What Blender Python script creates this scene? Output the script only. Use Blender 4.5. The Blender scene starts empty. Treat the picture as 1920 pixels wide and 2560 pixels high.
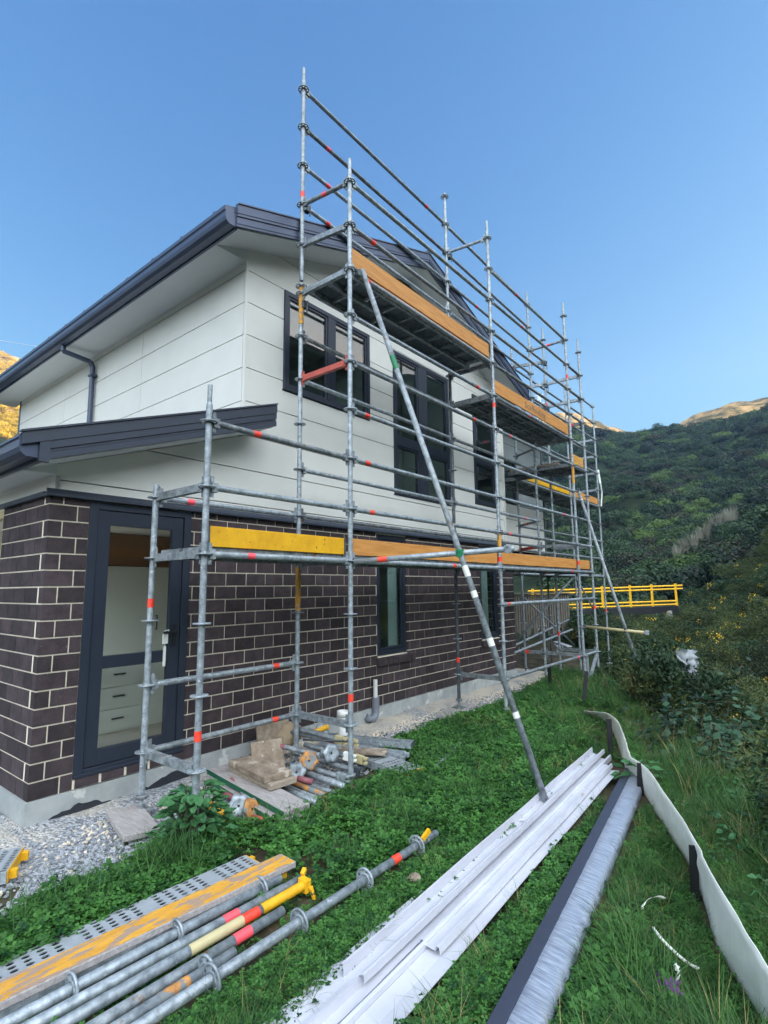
import bpy, math, random
import numpy as np
from mathutils import Vector, Matrix, Euler, noise as mnoise
random.seed(7); RNG=np.random.default_rng(7)
rad=math.radians
S=bpy.context.scene
# ------------------------------------------------------------------ camera
RM=np.array([[0.62907318,-0.77727226,-0.01071302],[0.10154372,0.09583065,-0.99020471],[0.77068528,0.62182338,0.13921161]])
CP=np.array([-2.25430024,-3.51111466,1.23871291]); FPX=1353.3745
cam=bpy.data.cameras.new('camera'); camo=bpy.data.objects.new('camera',cam); S.collection.objects.link(camo)
camo.matrix_world=Matrix(((RM[0,0],-RM[1,0],-RM[2,0],CP[0]),(RM[0,1],-RM[1,1],-RM[2,1],CP[1]),(RM[0,2],-RM[1,2],-RM[2,2],CP[2]),(0,0,0,1)))
cam.sensor_fit='HORIZONTAL'; cam.sensor_width=36; cam.lens=36*FPX/1920; cam.clip_start=.05; cam.clip_end=4000
S.camera=camo
# ------------------------------------------------------------------ sky, sun, exposure
SUN_AZ=-50.0; SUN_EL=13.0           # world azimuth of the sun (counter-clockwise from +x), degrees
W=bpy.data.worlds.new('World'); S.world=W; W.use_nodes=True
nt=W.node_tree; nt.nodes.clear()
out=nt.nodes.new('ShaderNodeOutputWorld'); bg=nt.nodes.new('ShaderNodeBackground'); bg.inputs['Strength'].default_value=.15
sky=nt.nodes.new('ShaderNodeTexSky'); sky.sky_type='NISHITA'; sky.sun_disc=False
sky.sun_elevation=rad(SUN_EL); sky.sun_rotation=rad(90-SUN_AZ); sky.air_density=1.0; sky.dust_density=.6; sky.ozone_density=2.2
# sky colour, plus an unseen neutral glow added behind the camera to brighten walls
tint=nt.nodes.new('ShaderNodeMix'); tint.data_type='RGBA'; tint.blend_type='MULTIPLY'; tint.inputs['Factor'].default_value=1; tint.inputs['B'].default_value=(.76,1.0,1.22,1)
nt.links.new(sky.outputs[0],tint.inputs['A'])
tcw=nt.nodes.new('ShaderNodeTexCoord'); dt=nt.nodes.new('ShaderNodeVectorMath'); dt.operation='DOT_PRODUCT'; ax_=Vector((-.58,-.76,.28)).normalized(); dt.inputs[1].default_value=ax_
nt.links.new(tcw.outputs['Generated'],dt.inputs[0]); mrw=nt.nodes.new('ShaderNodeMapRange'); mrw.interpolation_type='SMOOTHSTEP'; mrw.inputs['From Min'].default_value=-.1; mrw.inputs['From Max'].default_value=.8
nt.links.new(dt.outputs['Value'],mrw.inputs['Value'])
sepc=nt.nodes.new('ShaderNodeSeparateColor'); cmb=nt.nodes.new('ShaderNodeCombineColor'); nt.links.new(tint.outputs['Result'],sepc.inputs[0])
for i_,(p_,c_) in enumerate(((1.35,.87),(.98,.88),(.62,1.32))):   # softer range from horizon to zenith
    pw=nt.nodes.new('ShaderNodeMath'); pw.operation='POWER'; pw.inputs[1].default_value=p_; ml=nt.nodes.new('ShaderNodeMath'); ml.operation='MULTIPLY'; ml.inputs[1].default_value=c_
    nt.links.new(sepc.outputs[i_],pw.inputs[0]); nt.links.new(pw.outputs[0],ml.inputs[0]); nt.links.new(ml.outputs[0],cmb.inputs[i_])
fill_glow=nt.nodes.new('ShaderNodeMix'); fill_glow.data_type='RGBA'; fill_glow.blend_type='ADD'; fill_glow.inputs['B'].default_value=(12.8,12.9,12.6,1)
nt.links.new(mrw.outputs[0],fill_glow.inputs['Factor']); nt.links.new(cmb.outputs[0],fill_glow.inputs['A'])
nt.links.new(fill_glow.outputs['Result'],bg.inputs['Color']); nt.links.new(bg.outputs[0],out.inputs['Surface'])
sl=bpy.data.lights.new('sun','SUN'); sl.energy=5.0; sl.angle=rad(.5); sl.color=(1,.70,.34)
so=bpy.data.objects.new('sun',sl); S.collection.objects.link(so)
sd=Vector((math.cos(rad(SUN_AZ))*math.cos(rad(SUN_EL)),math.sin(rad(SUN_AZ))*math.cos(rad(SUN_EL)),math.sin(rad(SUN_EL))))
so.rotation_euler=sd.to_track_quat('Z','Y').to_euler(); so.location=(0,-20,30)
S.view_settings.view_transform='Standard'; S.view_settings.look='None'; S.view_settings.gamma=1
S.view_settings.exposure=1.0
# ------------------------------------------------------------------ helpers
def ray(u,v): return np.array([(u-960)/FPX,(v-1280)/FPX,1.0])@RM
def gp(u,v,z):
    d=ray(u,v); t=(z-CP[2])/d[2]; return CP+t*d
def at(u,v,ax,val):
    d=ray(u,v); t=(val-CP[ax])/d[ax]; return CP+t*d
def srgb(r,g,b):
    f=lambda c:(c/255/12.92 if c<=10.31 else ((c/255+.055)/1.055)**2.4)
    return (f(r),f(g),f(b),1)
COL=S.collection
def tag(o,label=None,cat=None,group=None,kind=None):
    if label: o['label']=label
    if cat: o['category']=cat
    if group: o['group']=group
    if kind: o['kind']=kind
    return o
def empty(name,loc=(0,0,0),label=None,cat=None,group=None):
    o=bpy.data.objects.new(name,None); COL.objects.link(o); o.location=loc; o.empty_display_size=.1
    return tag(o,label,cat,group)
def setparent(o,p):
    o.parent=p; o.matrix_parent_inverse=wm(p).inverted()
def wm(o):
    b=Matrix.LocRotScale(o.location,o.rotation_euler,o.scale)
    return wm(o.parent)@o.matrix_parent_inverse@b if o.parent else b
class MB:
    def __init__(s): s.v=[]; s.f=[]; s.m=[]; s.sm=[]; s.cur=0
    def add(s,vs,fs,smooth=False):
        b=len(s.v); s.v+= [tuple(map(float,v)) for v in vs]
        for f in fs: s.f.append(tuple(b+i for i in f)); s.m.append(s.cur); s.sm.append(smooth)
    def box(s,c,d,rot=None):
        hx,hy,hz=d[0]/2,d[1]/2,d[2]/2
        vs=[Vector((x,y,z)) for x in(-hx,hx) for y in(-hy,hy) for z in(-hz,hz)]
        if rot is not None: vs=[rot@v for v in vs]
        c=Vector(c); s.add([v+c for v in vs],[(0,1,3,2),(4,6,7,5),(0,4,5,1),(2,3,7,6),(0,2,6,4),(1,5,7,3)])
    def box2(s,a,b): s.box([(a[i]+b[i])/2 for i in range(3)],[abs(b[i]-a[i]) for i in range(3)])
    def beam(s,p,q,w,h,up=(0,0,1)):
        p=Vector(p);q=Vector(q);d=(q-p);L=d.length;d.normalize();up=Vector(up)
        x=d.cross(up)
        if x.length<1e-4: x=d.cross(Vector((1,0,0)))
        x.normalize(); z=x.cross(d)
        R=Matrix((x,d,z)).transposed(); s.box((p+q)/2,(w,L,h),R)
    def tube(s,p,q,r,seg=12,r2=None,caps=True):
        p=Vector(p);q=Vector(q);d=(q-p).normalized(); a=d.orthogonal().normalized(); b=d.cross(a); r2=r if r2 is None else r2
        vs=[];n=seg
        for c,rr in((p,r),(q,r2)):
            for i in range(n):
                t=2*math.pi*i/n; vs.append(c+rr*(math.cos(t)*a+math.sin(t)*b))
        s.add(vs,[(i,(i+1)%n,n+(i+1)%n,n+i) for i in range(n)],True)
        if caps: s.add(vs,[tuple(range(n-1,-1,-1)),tuple(range(n,2*n))])
    def path(s,pts,r,seg=8):
        for a,b in zip(pts[:-1],pts[1:]): s.tube(a,b,r,seg)
    def pipe(s,p,q,ro,ri,seg=16):         # open tube with a real bore
        p=Vector(p);q=Vector(q);d=(q-p).normalized(); a=d.orthogonal().normalized(); b=d.cross(a); vs=[]
        for c,rr in((p,ro),(q,ro),(q,ri),(p,ri)):
            for i in range(seg):
                t=2*math.pi*i/seg; vs.append(c+rr*(math.cos(t)*a+math.sin(t)*b))
        fs=[]
        for k in range(4):
            for i in range(seg): fs.append((k*seg+i,k*seg+(i+1)%seg,((k+1)%4)*seg+(i+1)%seg,((k+1)%4)*seg+i))
        s.add(vs,fs,True)
    def poly_y(s,pts,y0,y1):              # polygon in (x,z) extruded along y
        n=len(pts)
        if n<3: return
        vs=[(x,y0,z) for x,z in pts]+[(x,y1,z) for x,z in pts]
        s.add(vs,[tuple(range(n)),tuple(range(2*n-1,n-1,-1))]+[(i,n+i,n+(i+1)%n,(i+1)%n) for i in range(n)])
    def poly_x(s,pts,x0,x1):
        n=len(pts)
        if n<3: return
        vs=[(x0,y,z) for y,z in pts]+[(x1,y,z) for y,z in pts]
        s.add(vs,[tuple(range(n)),tuple(range(2*n-1,n-1,-1))]+[(i,n+i,n+(i+1)%n,(i+1)%n) for i in range(n)])
    def disc(s,c,axis,ro,ri,th,seg=16):
        ax=Vector(axis).normalized(); s.pipe(Vector(c)-ax*th/2,Vector(c)+ax*th/2,ro,ri,seg)
    def build(s,name,mats,parent=None,bevel=0):
        me=bpy.data.meshes.new(name); me.from_pydata(s.v,[],s.f)
        if not isinstance(mats,(list,tuple)): mats=[mats]
        for m in mats: me.materials.append(m)
        me.polygons.foreach_set('material_index',s.m); me.polygons.foreach_set('use_smooth',s.sm); me.update()
        import bmesh
        bm=bmesh.new(); bm.from_mesh(me); bmesh.ops.recalc_face_normals(bm,faces=bm.faces[:]); bm.to_mesh(me); bm.free()
        o=bpy.data.objects.new(name,me); COL.objects.link(o)
        if parent: setparent(o,parent)
        if bevel:
            md=o.modifiers.new('bevel','BEVEL'); md.width=bevel; md.segments=2; md.limit_method='ANGLE'; md.angle_limit=rad(40)
        return o
def clip(pts,a,b,c):                       # keep a*x+b*z<=c
    o=[]
    for i in range(len(pts)):
        p=pts[i];q=pts[(i+1)%len(pts)]; dp=a*p[0]+b*p[1]-c; dq=a*q[0]+b*q[1]-c
        if dp<=0:o.append(p)
        if (dp<0)!=(dq<0) and dp!=dq and not(dp==0 or dq==0):
            t=dp/(dp-dq); o.append((p[0]+t*(q[0]-p[0]),p[1]+t*(q[1]-p[1])))
    return o
# ------------------------------------------------------------------ materials
def mat(name,color,rough=.6,metal=0.0,var=.0,vscale=8,bump=0.0,bscale=40,color2=None,spec=.5,detail=4,stretch=None,spots=None,info=0.0):
    m=bpy.data.materials.new(name); m.use_nodes=True; t=m.node_tree; N=t.nodes; L=t.links
    b=N['Principled BSDF']; b.inputs['Roughness'].default_value=rough; b.inputs['Metallic'].default_value=metal
    b.inputs['Specular IOR Level'].default_value=spec; b.inputs['Base Color'].default_value=color
    tc=N.new('ShaderNodeTexCoord'); vec=tc.outputs['Object']
    if stretch:
        mp=N.new('ShaderNodeMapping'); mp.inputs['Scale'].default_value=stretch; L.new(vec,mp.inputs['Vector']); vec=mp.outputs[0]
    last=None
    if color2 is not None or var:
        nz=N.new('ShaderNodeTexNoise'); nz.inputs['Scale'].default_value=vscale; nz.inputs['Detail'].default_value=detail; nz.inputs['Roughness'].default_value=.65
        L.new(vec,nz.inputs['Vector'])
        cr=N.new('ShaderNodeValToRGB'); cr.color_ramp.elements[0].position=.35; cr.color_ramp.elements[1].position=.68
        c2=color2 or tuple([max(0,c*(1-var)) for c in color[:3]])+(1,)
        cr.color_ramp.elements[0].color=c2; cr.color_ramp.elements[1].color=color
        L.new(nz.outputs['Fac'],cr.inputs['Fac']); last=cr.outputs['Color']
    if spots:                                # (colour, scale, threshold): chips, stains with their own shape
        n2=N.new('ShaderNodeTexNoise'); n2.inputs['Scale'].default_value=spots[1]; n2.inputs['Detail'].default_value=6; L.new(vec,n2.inputs['Vector'])
        c3=N.new('ShaderNodeValToRGB'); c3.color_ramp.elements[0].position=spots[2]; c3.color_ramp.elements[1].position=spots[2]+.04
        L.new(n2.outputs['Fac'],c3.inputs['Fac'])
        mx=N.new('ShaderNodeMix'); mx.data_type='RGBA'; L.new(c3.outputs['Color'],mx.inputs['Factor'])
        if last: L.new(last,mx.inputs['A'])
        else: mx.inputs['A'].default_value=color
        mx.inputs['B'].default_value=spots[0]; last=mx.outputs['Result']
    if info:
        oi=N.new('ShaderNodeObjectInfo'); hs=N.new('ShaderNodeHueSaturation'); mr=N.new('ShaderNodeMapRange')
        mr.inputs['To Min'].default_value=1-info; mr.inputs['To Max'].default_value=1+info; L.new(oi.outputs['Random'],mr.inputs['Value']); L.new(mr.outputs[0],hs.inputs['Value'])
        if last: L.new(last,hs.inputs['Color'])
        else: hs.inputs['Color'].default_value=color
        last=hs.outputs['Color']
    if last: L.new(last,b.inputs['Base Color'])
    if bump:
        n3=N.new('ShaderNodeTexNoise'); n3.inputs['Scale'].default_value=bscale; n3.inputs['Detail'].default_value=5; L.new(vec,n3.inputs['Vector'])
        bp=N.new('ShaderNodeBump'); bp.inputs['Strength'].default_value=bump; bp.inputs['Distance'].default_value=.02; L.new(n3.outputs['Fac'],bp.inputs['Height']); L.new(bp.outputs[0],b.inputs['Normal'])
    return m
def leafmat(name,c1,c2,trans=.25,info=.25,scale=3,rough=.55):
    m=bpy.data.materials.new(name); m.use_nodes=True; t=m.node_tree; N=t.nodes; L=t.links
    b=N['Principled BSDF']; b.inputs['Roughness'].default_value=rough; b.inputs['Specular IOR Level'].default_value=.3
    oi=N.new('ShaderNodeObjectInfo'); tc=N.new('ShaderNodeTexCoord'); nz=N.new('ShaderNodeTexNoise'); nz.inputs['Scale'].default_value=scale; L.new(tc.outputs['Object'],nz.inputs['Vector'])
    ad=N.new('ShaderNodeMath'); ad.operation='ADD'; mu=N.new('ShaderNodeMath'); mu.operation='MULTIPLY'; mu.inputs[1].default_value=.7
    L.new(oi.outputs['Random'],mu.inputs[0]); L.new(mu.outputs[0],ad.inputs[0]); L.new(nz.outputs['Fac'],ad.inputs[1])
    cr=N.new('ShaderNodeValToRGB'); cr.color_ramp.elements[0].position=.4; cr.color_ramp.elements[1].position=1.15; cr.color_ramp.elements[0].color=c1; cr.color_ramp.elements[1].color=c2
    L.new(ad.outputs[0],cr.inputs['Fac']); L.new(cr.outputs['Color'],b.inputs['Base Color'])
    if trans:
        tr=N.new('ShaderNodeBsdfTranslucent'); L.new(cr.outputs['Color'],tr.inputs['Color']); mx=N.new('ShaderNodeMixShader'); mx.inputs[0].default_value=trans
        L.new(b.outputs[0],mx.inputs[1]); L.new(tr.outputs[0],mx.inputs[2]); L.new(mx.outputs[0],N['Material Output'].inputs['Surface'])
    return m
def glassmat(name,tint=(.75,.82,.8,1),ior=1.7):
    m=bpy.data.materials.new(name); m.use_nodes=True; t=m.node_tree; N=t.nodes; L=t.links; N.remove(N['Principled BSDF'])
    tr=N.new('ShaderNodeBsdfTransparent'); tr.inputs['Color'].default_value=tint; gl=N.new('ShaderNodeBsdfGlossy'); gl.inputs['Roughness'].default_value=.01
    fr=N.new('ShaderNodeFresnel'); ge=N.new('ShaderNodeNewGeometry'); im=N.new('ShaderNodeMapRange'); im.inputs['To Min'].default_value=ior; im.inputs['To Max'].default_value=1/ior; L.new(ge.outputs['Backfacing'],im.inputs['Value']); L.new(im.outputs[0],fr.inputs['IOR']); mx=N.new('ShaderNodeMixShader')
    L.new(fr.outputs[0],mx.inputs[0]); L.new(tr.outputs[0],mx.inputs[1]); L.new(gl.outputs[0],mx.inputs[2]); L.new(mx.outputs[0],N['Material Output'].inputs['Surface'])
    return m
M={}
M['galv']=mat('galvanised_steel',srgb(176,186,192),.45,.3,color2=srgb(120,130,136),vscale=22,bump=.08,bscale=60,spots=(srgb(200,206,208),26,.68),info=.16)
M['galv_dull']=mat('weathered_steel',srgb(156,164,168),.55,.25,color2=srgb(98,106,110),vscale=16,bump=.1,bscale=50,spots=(srgb(118,92,70),12,.64),info=.16)
M['steel_dark']=mat('dark_steel',srgb(104,112,118),.5,.5,color2=srgb(70,77,84),vscale=14)
M['tape']=mat('orange_tape',srgb(250,84,56),.45,color2=srgb(235,62,50),vscale=30)
M['tape_pink']=mat('pink_tape',srgb(250,90,100),.45)
M['yellow']=mat('yellow_paint',srgb(235,180,30),.5,color2=srgb(214,158,24),vscale=7,spots=(srgb(120,96,52),20,.66),bump=.1)
M['yellow_worn']=mat('worn_yellow_paint',srgb(222,166,60),.7,color2=srgb(196,140,52),vscale=9,spots=(srgb(160,136,116),14,.54),bump=.25,bscale=60,stretch=(.5,2,2))
M['ply']=mat('orange_plywood',srgb(214,154,82),.6,color2=srgb(190,128,62),vscale=5,stretch=(.6,6,6),bump=.08,spots=(srgb(150,110,70),11,.70))
M['red']=mat('red_oxide_paint',srgb(196,92,76),.55,color2=srgb(172,76,66),vscale=10)
M['green']=mat('green_paint',srgb(18,104,72),.5,color2=srgb(14,84,58),vscale=8)
M['clamp_green']=mat('green_coupler',srgb(24,120,80),.5)
M['navy']=mat('slate_steel',srgb(78,88,110),.38,.25,var=.1,vscale=3,spec=.5)
M['navy_dark']=mat('slate_steel_dark',srgb(62,69,82),.4,.2,var=.1,vscale=3)
M['frame']=mat('window_aluminium',srgb(48,56,70),.42,.2,var=.08,vscale=4)
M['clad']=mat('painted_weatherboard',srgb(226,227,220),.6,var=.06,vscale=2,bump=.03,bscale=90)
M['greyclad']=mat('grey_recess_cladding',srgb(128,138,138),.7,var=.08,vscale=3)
M['soffit']=mat('painted_soffit',srgb(214,218,218),.65,var=.03,vscale=2)
M['mortar']=mat('cream_mortar',srgb(240,232,212),.9,color2=srgb(222,212,190),vscale=30,bump=.3,bscale=120)
M['concrete']=mat('concrete',srgb(176,180,178),.85,color2=srgb(146,152,152),vscale=4,detail=8,bump=.2,bscale=30,spots=(srgb(196,198,194),6,.62))
M['tar']=mat('bitumen',srgb(38,42,50),.7,bump=.3,bscale=20)
M['timber']=mat('weathered_timber',srgb(168,158,142),.8,color2=srgb(134,120,104),vscale=6,stretch=(1,8,8),bump=.2,spots=(srgb(196,190,180),9,.66))
M['timber_grey']=mat('grey_timber',srgb(176,172,170),.8,color2=srgb(146,140,138),vscale=8,stretch=(8,1,8),bump=.15)
M['timber_muddy']=mat('muddy_timber',srgb(164,150,132),.9,color2=srgb(118,103,88),vscale=9,bump=.3,spots=(srgb(186,176,164),12,.62))
M['fence_grey']=mat('old_fence_timber',srgb(124,120,110),.9,color2=srgb(92,88,80),vscale=5,stretch=(8,8,1))
M['pvc']=mat('grey_pvc',srgb(120,126,136),.4,var=.06)
M['pvc_white']=mat('white_pvc',srgb(222,224,220),.35,var=.04)
M['white_trim']=mat('white_upvc_trim',srgb(200,202,210),.35,color2=srgb(184,186,194),vscale=2,spots=(srgb(176,170,164),9,.70))
M['fabric']=mat('white_geotextile',srgb(244,245,238),.8,color2=srgb(222,227,214),vscale=4,bump=.2,bscale=14)
M['stake']=mat('black_stake',srgb(20,21,26),.6,var=.2)
M['film']=mat('clear_wrap',srgb(168,178,192),.3,0,color2=srgb(118,127,145),vscale=7,stretch=(11,1.1,1),bump=.14,bscale=9,spec=.6)
M['charcoal']=mat('charcoal_steel',srgb(70,76,92),.4,.3,var=.08)
M['white']=mat('white_melamine',srgb(236,240,232),.4)
M['wallp']=mat('interior_paint',srgb(236,234,226),.7)
M['floor']=mat('interior_floor',srgb(190,184,172),.6,var=.1)
M['tan']=mat('tan_interior',srgb(158,116,84),.7,var=.1)
M['black']=mat('black_plastic',srgb(28,30,34),.5)
M['glass']=glassmat('clear_glass',(.97,.99,.98,1),ior=1.35)
M['glass_up']=glassmat('reflective_glass',(.72,.8,.8,1),ior=1.95)
M['purple']=mat('purple_rag',srgb(120,70,140),.8,var=.3)
M['yel_plastic']=mat('yellow_plastic',srgb(226,186,50),.4)
M['card']=mat('cardboard',srgb(180,160,132),.85,var=.15)
M['lavender']=mat('white_cable',srgb(225,225,220),.4)
M['rust']=mat('rusty_painted_steel',srgb(206,150,80),.7,color2=srgb(150,100,60),vscale=18,spots=(srgb(120,125,126),14,.5))
M['pink_steel']=mat('faded_red_tube',srgb(160,98,104),.6,color2=srgb(126,78,84),vscale=12)
M['beigepaint']=mat('beige_painted_steel',srgb(196,184,140),.5,var=.12)
M['bridge_yellow']=mat('bridge_yellow',srgb(245,190,30),.5,var=.08)
def filmmat(nm,c,a):
    m=mat(nm,c,.3,spec=.6); t=m.node_tree; N=t.nodes; tr=N.new('ShaderNodeBsdfTransparent'); mx=N.new('ShaderNodeMixShader'); mx.inputs[0].default_value=a
    t.links.new(N['Principled BSDF'].outputs[0],mx.inputs[1]); t.links.new(tr.outputs[0],mx.inputs[2]); t.links.new(mx.outputs[0],N['Material Output'].inputs['Surface']); return m
M['sheet']=filmmat('torn_polythene',srgb(176,184,192),.45)
def brickmat():
    m=mat('charcoal_brick',srgb(74,62,65),.8,color2=srgb(48,40,44),vscale=9,bump=.35,bscale=90,detail=6,spots=(srgb(100,90,88),42,.68))
    N=m.node_tree.nodes; L=m.node_tree.links; b=N['Principled BSDF']; src=b.inputs['Base Color'].links[0].from_socket
    a=N.new('ShaderNodeAttribute'); a.attribute_name='tone'; hs=N.new('ShaderNodeHueSaturation'); L.new(a.outputs['Fac'],hs.inputs['Value']); L.new(src,hs.inputs['Color']); L.new(hs.outputs[0],b.inputs['Base Color'])
    return m
M['brick']=brickmat()
def perfmat(name,base,pitch=(.062,.034),hole=.011,ax=0,ay=1):
    m=mat(name,base,.45,.4,var=.15,vscale=14); t=m.node_tree; N=t.nodes; L=t.links
    tc=N.new('ShaderNodeTexCoord'); sp=N.new('ShaderNodeSeparateXYZ'); L.new(tc.outputs['Object'],sp.inputs[0])
    def mth(op,a,b=None,c=None):
        n=N.new('ShaderNodeMath'); n.operation=op
        for i,x in enumerate((a,b,c)):
            if x is None: continue
            if isinstance(x,(int,float)): n.inputs[i].default_value=x
            else: L.new(x,n.inputs[i])
        return n.outputs[0]
    X,Y=sp.outputs[ax],sp.outputs[ay]
    fx=mth('SUBTRACT',mth('FRACT',mth('DIVIDE',X,pitch[0])),.5); fy=mth('SUBTRACT',mth('FRACT',mth('DIVIDE',Y,pitch[1])),.5)
    dx=mth('MULTIPLY',fx,pitch[0]*.62); dy=mth('MULTIPLY',fy,pitch[1])
    d=mth('SQRT',mth('ADD',mth('MULTIPLY',dx,dx),mth('MULTIPLY',dy,dy)))
    h=mth('LESS_THAN',d,hole)
    grp=mth('LESS_THAN',mth('FRACT',mth('DIVIDE',X,pitch[0]*6)),.80)      # groups of holes with solid bands between
    h=mth('MULTIPLY',h,grp)
    tr=N.new('ShaderNodeBsdfTransparent'); mx=N.new('ShaderNodeMixShader'); L.new(h,mx.inputs[0]); L.new(N['Principled BSDF'].outputs[0],mx.inputs[1]); L.new(tr.outputs[0],mx.inputs[2])
    L.new(mx.outputs[0],N['Material Output'].inputs['Surface']); return m
M['perf']=perfmat('perforated_deck',srgb(188,196,202))
M['perf_dark']=perfmat('perforated_platform',srgb(112,122,132),pitch=(.05,.05),hole=.008)
# ------------------------------------------------------------------ terrain
FA=np.array([.65,-3.15]); FN=np.array([.428,-.904])
def sm(a,b,x):
    t=np.clip((x-a)/(b-a),0,1); return t*t*(3-2*t)
def fbm(x,y,sc,oct=4,seed=0):
    out=np.zeros_like(x); amp=1;tot=0
    for o in range(oct):
        rs=np.random.default_rng(seed*31+o); a=rs.uniform(0,6.28,6); ph=rs.uniform(0,6.28,6)
        k=(2**o)/sc; s=0
        for i in range(6): s=s+np.sin((x*math.cos(a[i])+y*math.sin(a[i]))*k*6.28*(.7+.12*i)+ph[i])
        out+=amp*s/3; tot+=amp; amp*=.5
    return out/tot
AZ=np.array([-180,-140,-110,-80,-60,-45,-25,-10,-3,2.5,5,8,11,14,17,20,26,40,60,70,75,80,95,120,150,180.])
EL1=np.array([10,10,14,21,25.5,24.2,20,18,15.4,13.5,13.3,13.5,14.1,14.0,14.6,15.0,13,9,8,10,12,12,9,8,9,10.])   # near shaded ridge
EL2=np.array([10,10,10,12,14,16,16,16,15.6,14.9,15.5,15.0,13.8,14.5,16.3,17.3,16,12,14,19.4,20.6,21,14,10,10,10.])  # far ridge
def height(x,y):
    x=np.asarray(x,float); y=np.asarray(y,float)
    dx=x-CP[0]; dy=y-CP[1]; r=np.hypot(dx,dy); az=np.degrees(np.arctan2(dy,dx))
    s=(x-FA[0])*FN[0]+(y-FA[1])*FN[1]
    z=-.5-1.15*sm(.25,3.6,s)-.5*sm(8.2,11,x)*sm(5,-1,y)
    z+=.012*fbm(x,y,1.7,3,1)*(r<40)
    e1=np.interp(az,AZ,EL1); e2=np.interp(az,AZ,EL2)
    far=sm(20,46,r); z=z*(1-far)+far*(-2.2)
    # rising right bank with gorse
    bank=np.exp(-((az-(-4))/9.0)**2)*(az>-4)+(az<=-4)*1.0*np.clip((az+60)/56,0,1); z+=bank*9.0*sm(14,44,r)
    R1=300.; t=np.clip((r-40)/(R1-40),0,1)
    h1=np.tan(np.radians(e1))*R1+1.24
    z=z+(h1+2.2)*(.35*t+.65*t*t)*(r>40)
    z+=(fbm(x,y,70,4,2)*7*sm(60,160,r)*(1-sm(240,300,r)*.75)+fbm(x,y,16,2,5)*1.0*sm(60,140,r))
    R2=760.; t2=np.clip((r-R1)/(R2-R1),0,1); h2=np.tan(np.radians(e2))*R2+1.24
    z=z+(h2-h1-2.0)*t2*(r>R1)+fbm(x,y,120,5,3)*12*sm(330,520,r)*(1-.6*sm(690,760,r))
    z=z-sm(760,1100,r)*h2*.8
    return z
def groundmat():
    m=bpy.data.materials.new('earth_and_bush'); m.use_nodes=True; t=m.node_tree; N=t.nodes; L=t.links; b=N['Principled BSDF']; b.inputs['Roughness'].default_value=.95; b.inputs['Specular IOR Level'].default_value=.1
    ge=N.new('ShaderNodeTexCoord'); P=ge.outputs['Object']
    n1=N.new('ShaderNodeTexNoise'); n1.inputs['Scale'].default_value=.35; n1.inputs['Detail'].default_value=8; L.new(P,n1.inputs['Vector'])
    n2=N.new('ShaderNodeTexNoise'); n2.inputs['Scale'].default_value=5; n2.inputs['Detail'].default_value=8; L.new(P,n2.inputs['Vector'])
    c1=N.new('ShaderNodeValToRGB'); e=c1.color_ramp.elements; e[0].color=srgb(58,56,44); e[1].color=srgb(96,84,68); e[0].position=.4;e[1].position=.65; L.new(n2.outputs['Fac'],c1.inputs['Fac'])   # soil
    c2=N.new('ShaderNodeValToRGB'); e=c2.color_ramp.elements; e[0].color=srgb(24,34,22); e[1].color=srgb(48,58,32); e[0].position=.35;e[1].position=.7; L.new(n1.outputs['Fac'],c2.inputs['Fac'])       # scrub
    n3=N.new('ShaderNodeTexNoise'); n3.inputs['Scale'].default_value=.055; n3.inputs['Detail'].default_value=9; n3.inputs['Roughness'].default_value=.7; L.new(P,n3.inputs['Vector'])
    c3=N.new('ShaderNodeValToRGB'); e=c3.color_ramp.elements; e[0].color=srgb(82,78,50); e[1].color=srgb(204,166,112); e[0].position=.42;e[1].position=.6; L.new(n3.outputs['Fac'],c3.inputs['Fac'])   # dry tussock high up
    at1=N.new('ShaderNodeAttribute'); at1.attribute_name='wild'; at2=N.new('ShaderNodeAttribute'); at2.attribute_name='high'
    m1=N.new('ShaderNodeMix'); m1.data_type='RGBA'; L.new(at1.outputs['Fac'],m1.inputs['Factor']); L.new(c1.outputs[0],m1.inputs['A']); L.new(c2.outputs[0],m1.inputs['B'])
    m2=N.new('ShaderNodeMix'); m2.data_type='RGBA'; L.new(at2.outputs['Fac'],m2.inputs['Factor']); L.new(m1.outputs['Result'],m2.inputs['A']); L.new(c3.outputs[0],m2.inputs['B'])
    L.new(m2.outputs['Result'],b.inputs['Base Color'])
    n4=N.new('ShaderNodeTexNoise'); n4.inputs['Scale'].default_value=.25; n4.inputs['Detail'].default_value=10; n4.inputs['Roughness'].default_value=.75; L.new(P,n4.inputs['Vector'])
    bp=N.new('ShaderNodeBump'); bp.inputs['Distance'].default_value=3; bp.inputs['Strength'].default_value=.7; L.new(n4.outputs['Fac'],bp.inputs['Height'])
    mxn=N.new('ShaderNodeMix'); mxn.data_type='VECTOR'; gn=N.new('ShaderNodeNewGeometry'); L.new(at2.outputs['Fac'],mxn.inputs['Factor']); L.new(gn.outputs['Normal'],mxn.inputs['A']); L.new(bp.outputs[0],mxn.inputs['B']); L.new(mxn.outputs['Result'],b.inputs['Normal'])
    return m
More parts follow.
